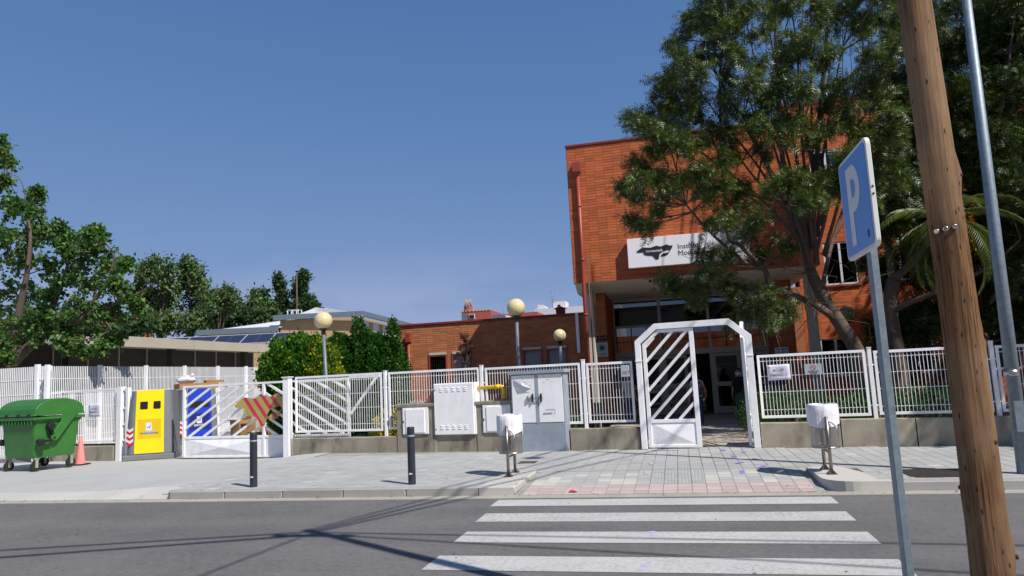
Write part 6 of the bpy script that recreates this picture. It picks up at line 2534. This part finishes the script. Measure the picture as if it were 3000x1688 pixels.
b.build('roof_ladder_cage', m_farwhite, gy)
c = at(870, 905, 58)
MB().tube([(c.x, c.y, 5), (c.x, c.y, 12)], .08, 6).build('mast', m_rust, gy)

# pink tower building far behind
pk = thing('pink_building', 'far pink building with a battlemented tower above the annex roof', 'building', (0, 0, 0))
a, c_ = at(1354, 955, 105), at(1440, 955, 105)
zt_ = at(1400, 911, 105).z
b = MB()
b.box(a.x, c_.x, 105, 112, 0, zt_)
b.build('tower', m_pinkwall, pk)
n = 9
for i in range(n):
    x0 = a.x + (c_.x - a.x) * i / n
    MB().box(x0 + .08, x0 + .32, 104.9, 105.3, zt_, zt_ + .28).build('merlon', m_stone, pk)
ta, tc, tz = at(1353, 900, 104.5), at(1379, 900, 104.5), at(1365, 896, 104.5).z
MB().lathe([(.68, zt_ + .0), (.68, tz)], 12, ((ta.x + tc.x) / 2, 105.6, 0)).build('turret', m_pinkwall, pk)
b = MB()
cx = (ta.x + tc.x) / 2
tz2 = at(1365, 876, 104.5).z
for i in range(6):
    t = i / 6 * 2 * PI
    b.tube([(cx + .62 * math.cos(t), 105.6 + .62 * math.sin(t), tz - .2), (cx + .35 * math.cos(t), 105.6 + .35 * math.sin(t), tz + (tz2 - tz) * .6), (cx + .5 * math.cos(t), 105.6 + .5 * math.sin(t), tz2)], [.13, .09, .05], 6)
b.build('pinnacles', m_stone, pk)
wa, wc_ = at(1376, 934, 104.9), at(1389, 922, 104.9)
w_ = MB().box(wa.x - .1, wc_.x + .1, 104.85, 105, wa.z - .1, wc_.z + .1).build('window', m_farwhite, pk)
MB().box(wa.x, wc_.x, 104.8, 104.86, wa.z, wc_.z).build('pane', m_dark, w_)
MB().box(a.x - .02, a.x + .9, 104.94, 105.2, 8, zt_ - .4).build('slate_strip', m_fasciablue, pk)
a2, c2 = at(1438, 930, 108), at(1574, 930, 108)
b = MB()
b.prism([(a2.x, 0), (c2.x, 0), (c2.x, at(1571, 913, 108).z), (a2.x, at(1440, 924, 108).z)], 108, 114)
b.build('long_wall', m_pinkwall, pk)
for px in (1410, 1426, 1476):
    q = at(px, 915, 107)
    MB().tube([(q.x, 107, q.z - 1), (q.x, 107, q.z + .9)], .05, 5).build('chimney_pipe', m_galv, pk)
q = at(1470, 932, 106.5)
MB().lathe([(1.0, q.z - 1.2), (1.0, q.z - .3), (.7, q.z + .25), (.0, q.z + .45)], 12, (q.x + .6, 107, 0)).build('arched_dormer', m_stone, pk)
q = at(1440, 930, 106)
MB().prism([(q.x - 1.3, q.z - .6), (q.x + 2.4, q.z - .6), (q.x + 2.2, q.z + .3), (q.x - .4, q.z + .3)], 105.5, 106).build('glass_canopy', m_fasciablue, pk)

wbd = thing('white_building', 'far white apartment roof block behind the annex chimney', 'building', (0, 0, 0))
a, c_ = at(1571, 930, 128), at(1720, 930, 128)
zz = at(1640, 903, 128).z
MB().box(a.x, c_.x + 6, 128, 140, 0, zz).build('block', m_farwhite, wbd)
MB().box(a.x - .2, c_.x + 6, 127.6, 128, zz - 1.5, zz + .1).build('parapet', m_farwhite, wbd)
a, c_ = at(1574, 900, 129), at(1605, 900, 129)
MB().prism([(a.x, zz), (c_.x, zz), (c_.x - .9, at(1600, 893, 129).z), (a.x + .1, at(1580, 892, 129).z)], 129, 133).build('roof_house', m_farwhite, wbd)
a, c_ = at(1620, 900, 129), at(1657, 900, 129)
z2 = at(1640, 883, 129).z
pent = MB().box(a.x, c_.x, 129, 133, zz, z2).build('penthouse', m_farwhite, wbd)
MB().box(a.x + .9, a.x + 1.4, 128.95, 129, zz + .15, zz + .75).build('window', m_dark, pent)
q = at(1618, 870, 129)
b = MB()
b.tube([(q.x, 129, zz), (q.x, 129, at(1617, 850, 129).z)], .06, 5)
for dz in np.arange(.3, 2.4, .5):
    b.beam((q.x - .45, 129, zz + 1.0 + dz), (q.x + .45, 129, zz + 1.0 + dz), .05, .05)
b.build('aerial', m_galv, wbd)
for k in range(5):
    q = at(1580 + k * 26, 926, 127.5)
    MB().box(q.x - .7, q.x + .7, 127.55, 127.6, zz - 2.9, zz - 1.8).build('window', m_shutter, wbd)

rh = thing('red_roof_house', 'red-roofed house glimpsed through the poplar leaves', 'house', (0, 0, 0))
a, c_ = at(130, 945, 46), at(260, 945, 46)
z0 = at(200, 985, 46).z
MB().box(a.x, c_.x, 46, 52, 0, z0).build('wall', m_farwhite, rh)
MB().prism([(a.x - .4, z0), (c_.x + .4, z0), ((a.x + c_.x) / 2 + 1, z0 + 1.9), ((a.x + c_.x) / 2 - 1, z0 + 1.9)], 45.6, 52.4).build('roof', m_redroof, rh)
MB().box(a.x + 2, a.x + 2.6, 45.3, 45.6, z0 + .0, z0 + .6).build('chimney', m_farwhite, rh)

# buildings on the camera's side of the street, out of frame but mirrored in the panes
fs_ = thing('facing_house', 'plain rendered house across the street behind the viewpoint', 'house', (2, -14, 0))
MB().box(-26, 26, -8, 0, 0, 11.5).build('wall', m_beige, fs_)
for k in range(9):
    MB().box(-18 + k * 4.4, -16.8 + k * 4.4, 0, .03, 1.2, 2.7).build('window', m_glassdark, fs_)


# ------------------------------------------------------------------ people
def person(label, loc, rz, H, pose, regions, mats, hair, hairmat):
    """one continuous skinned body; pose maps joints to fractions of the height (x side, y front = -, z up)"""
    root = thing('person', label, 'person', loc, rz)
    J = {
        'pelvis': (0, 0, .52, .085), 'waist': (0, 0, .60, .075), 'chest': (0, 0, .70, .088), 'neck0': (0, 0, .80, .050), 'neck1': (0, -.006, .85, .030),
        'head0': (0, -.012, .885, .048), 'head1': (0, -.010, .93, .056), 'head2': (0, -.004, .972, .040),
        'shL': (.085, 0, .79, .042), 'elL': (.13, .01, .62, .026), 'wrL': (.14, -.03, .48, .018), 'haL': (.14, -.045, .445, .022),
        'shR': (-.085, 0, .79, .042), 'elR': (-.13, .01, .62, .026), 'wrR': (-.14, -.03, .48, .018), 'haR': (-.14, -.045, .445, .022),
        'hipL': (.052, 0, .49, .066), 'knL': (.055, -.01, .28, .040), 'anL': (.055, .01, .05, .025), 'toL': (.06, -.075, .018, .024),
        'hipR': (-.052, 0, .49, .066), 'knR': (-.055, -.01, .28, .040), 'anR': (-.055, .01, .05, .025), 'toR': (-.06, -.075, .018, .024)}
    for k_, v_ in pose.items():
        J[k_] = (*v_, J[k_][3])
    E_ = [('pelvis', 'waist'), ('waist', 'chest'), ('chest', 'neck0'), ('neck0', 'neck1'), ('neck1', 'head0'), ('head0', 'head1'), ('head1', 'head2')]
    for s_ in 'LR':
        E_ += [('neck0', 'sh' + s_), ('sh' + s_, 'el' + s_), ('el' + s_, 'wr' + s_), ('wr' + s_, 'ha' + s_), ('pelvis', 'hip' + s_), ('hip' + s_, 'kn' + s_), ('kn' + s_, 'an' + s_), ('an' + s_, 'to' + s_)]
    names = list(J)
    me = D.meshes.new('body')
    me.from_pydata([tuple(c * H for c in J[n_][:3]) for n_ in names], [(names.index(a), names.index(b_)) for a, b_ in E_], [])
    o = D.objects.new('body', me)
    COL.objects.link(o)
    sk = o.modifiers.new('skin', 'SKIN')
    sk.use_smooth_shade = True
    for i, n_ in enumerate(names):
        q = me.skin_vertices[0].data[i]
        r_ = J[n_][3] * H
        q.radius = (r_ * (1.25 if n_ in ('pelvis', 'waist', 'chest') else 1.), r_ * (.8 if n_ in ('pelvis', 'waist', 'chest') else 1.))
        q.use_root = n_ == 'pelvis'
    o.modifiers.new('sub', 'SUBSURF').levels = 2
    bpy.context.view_layer.update()
    body = D.meshes.new_from_object(o.evaluated_get(bpy.context.evaluated_depsgraph_get()))
    D.objects.remove(o)
    body.materials.clear()
    for mm in mats:
        body.materials.append(mm)
    bm = bmesh.new()
    bm.from_mesh(body)
    for f_ in bm.faces:
        f_.smooth = True
        c = f_.calc_center_median() / H
        f_.material_index = regions(c)
    # fingers and nose joined to the same mesh
    def chain(pts, rad):
        t_ = MB().tube([Vector(p) * H for p in pts], [r_ * H for r_ in rad], 5)
        vv = [bm.verts.new(p) for p in t_.v]
        for f in t_.f:
            try:
                q = bm.faces.new([vv[i] for i in f])
                q.material_index = 0
                q.smooth = True
            except ValueError:
                pass
    for s_ in 'LR':
        w_, h_ = Vector(J['wr' + s_][:3]), Vector(J['ha' + s_][:3])
        d_ = (h_ - w_).normalized()
        sd_ = d_.cross(Vector((1, 0, 0))).normalized()
        for i, ll in enumerate((.036, .044, .046, .040)):
            p = h_ + sd_ * (.012 * (1.5 - i))
            chain([p - d_ * .01, p + d_ * ll * .55, p + d_ * ll + Vector((0, -.008, 0))], [.0058, .0052, .0035])
        p = w_.lerp(h_, .4) + sd_ * .018
        chain([p, p + sd_ * .018 + d_ * .012, p + sd_ * .02 + d_ * .034], [.0065, .006, .004])
    hd_ = Vector(J['head1'][:3])
    chain([hd_ + Vector((0, -.048, .0)), hd_ + Vector((0, -.064, -.014)), hd_ + Vector((0, -.052, -.02))], [.005, .008, .006])
    for sx in (-1, 1):
        chain([hd_ + Vector((sx * .052, .004, .008)), hd_ + Vector((sx * .060, .008, -.004)), hd_ + Vector((sx * .052, .002, -.02))], [.006, .010, .005])
    bm.to_mesh(body)
    bm.free()
    obj('body', body, root)
    b_ = MB()
    hd0 = Vector(J['head1'][:3])
    vs, fs = [], []
    for i in range(9):
        for k in range(16):
            ph, t = PI * i / 8 * hair, 2 * PI * k / 16
            q = Vector((math.sin(ph) * math.cos(t) * .061, math.sin(ph) * math.sin(t) * .067 + .010, math.cos(ph) * .066))
            if q.y < -.02 and q.z < .028:
                q.y, q.z = -.02, max(q.z, .02)
            vs.append((hd0 + q + Vector((0, .002, .006))) * H)
    for i in range(8):
        for k in range(16):
            fs.append((i * 16 + k, i * 16 + (k + 1) % 16, (i + 1) * 16 + (k + 1) % 16, (i + 1) * 16 + k))
    b_.add(vs, fs, 0, True)
    b_.build('hair', hairmat, root)
    for sx in (-1, 1):
        p = (hd0 + Vector((sx * .021, -.052, .008))) * H
        MB().lathe([(.001, -.008), (.008, 0), (.001, .008)], 8, tuple(p)).build('eye', m_dark, root)
    return root


def reg_woman(c):
    if c.z > .83 or (abs(c.x) > .105 and c.z > .40 and c.z < .74):
        return 0
    if c.z > .53:
        return 1
    return 2 if c.z > .055 else 3


w = person('woman in white sleeveless top and jeans walking away into the entrance', (.46, 21.15, .10), PI + .12, 1.53,
           {'knL': (.05, -.06, .28), 'anL': (.05, -.03, .05), 'toL': (.055, -.11, .018), 'knR': (-.05, .0, .28), 'anR': (-.05, .10, .06), 'toR': (-.052, .03, .018),
            'elR': (-.15, .03, .63), 'wrR': (-.165, -.05, .52), 'haR': (-.16, -.075, .49), 'elL': (.135, .03, .62), 'wrL': (.15, -.01, .47), 'haL': (.15, -.03, .44)},
           reg_woman, [m_skin, m_whitetop, m_jeans, m_shoe], .78, m_hair)
MB().tube([Vector((0, .045, .94)) * 1.53, Vector((0, .075, .93)) * 1.53, Vector((0, .07, .87)) * 1.53, Vector((0, .06, .82)) * 1.53], [.03, .035, .03, .012], 8).build('ponytail', m_hair, w)
bp = thing('backpack', 'grey backpack worn on the back of the walking woman', 'backpack', (.46, 21.15, .10), PI + .12)
b = MB()
vs, fs = [], []
for i in range(9):
    z = (.55 + .25 * i / 8) * 1.53
    q = .8 + .2 * math.sin(PI * i / 8)
    for k in range(12):
        t = 2 * PI * k / 12
        x, y = math.cos(t), math.sin(t)
        s_ = 1 / (abs(x) ** 3 + abs(y) ** 3) ** (1 / 3)
        vs.append((x * s_ * .085 * 1.53 * q, (.115 + y * s_ * .045 * (1.2 - .4 * i / 8)) * 1.53, z))
for i in range(8):
    for k in range(12):
        fs.append((i * 12 + k, i * 12 + (k + 1) % 12, (i + 1) * 12 + (k + 1) % 12, (i + 1) * 12 + k))
fs += [tuple(range(11, -1, -1)), tuple(range(96, 108))]
b.add(vs, fs, 0, True)
b.build('bag_body', m_backpack, bp)
b = MB()
for z in (.70, .725, .75):
    b.box(-.08, .08, .258, .264, z * 1.53, z * 1.53 + .01)
b.build('webbing', m_papersheet, bp)
for sx in (-1, 1):
    MB().tube([Vector((sx * .06, .09, .80)) * 1.53, Vector((sx * .065, .03, .825)) * 1.53, Vector((sx * .07, -.06, .79)) * 1.53, Vector((sx * .07, -.05, .68)) * 1.53, Vector((sx * .075, .06, .60)) * 1.53], .014, 6).build('strap', m_backpack, bp)


def reg_man(c):
    if c.z > .83 or (abs(c.x) > .11 and .40 < c.z < .66):
        return 0
    if c.z > .50:
        return 1
    return 2 if c.z > .055 else 3


mloc = at(2172, 1195, 22.6)
m_ = person('man in black t-shirt and face mask standing by the glass door behind the hedge', (mloc.x, 22.6, .10), -.25, 1.56, {}, reg_man, [m_skin, m_blacktee, m_jeans, m_dark], .55, m_hairblack)
b = MB()
hz = Vector((0, -.012, .893)) * 1.56
vs, fs = [], []
for i in range(4):
    for k in range(9):
        t = PI + PI * k / 8
        q = (.056, .062, .060, .052)[i] * 1.56
        vs.append((hz.x + q * math.cos(t), hz.y + q * math.sin(t) * 1.08 - .004, hz.z + (-.045, -.02, .01, .028)[i]))
for i in range(3):
    for k in range(8):
        fs.append((i * 9 + k, i * 9 + k + 1, (i + 1) * 9 + k + 1, (i + 1) * 9 + k))
b.add(vs, fs, 0, True)
b.build('face_mask', m_mask, m_)
l_ = at(1845, 1200, 22.8)
person('person in pale top standing in shade behind the fence left of the gate', (l_.x, 22.8, .10), .6, 1.6, {}, reg_man, [m_skin, m_whitetop, m_jeans, m_dark], .6, m_hairblack)
l_ = at(2285, 1200, 22.2)
person('person in dark blue clothes half hidden behind the paper notice', (l_.x, 22.2, .10), -.5, 1.55, {}, reg_man, [m_skin, m_jeans, m_jeans, m_dark], .6, m_hairblack)
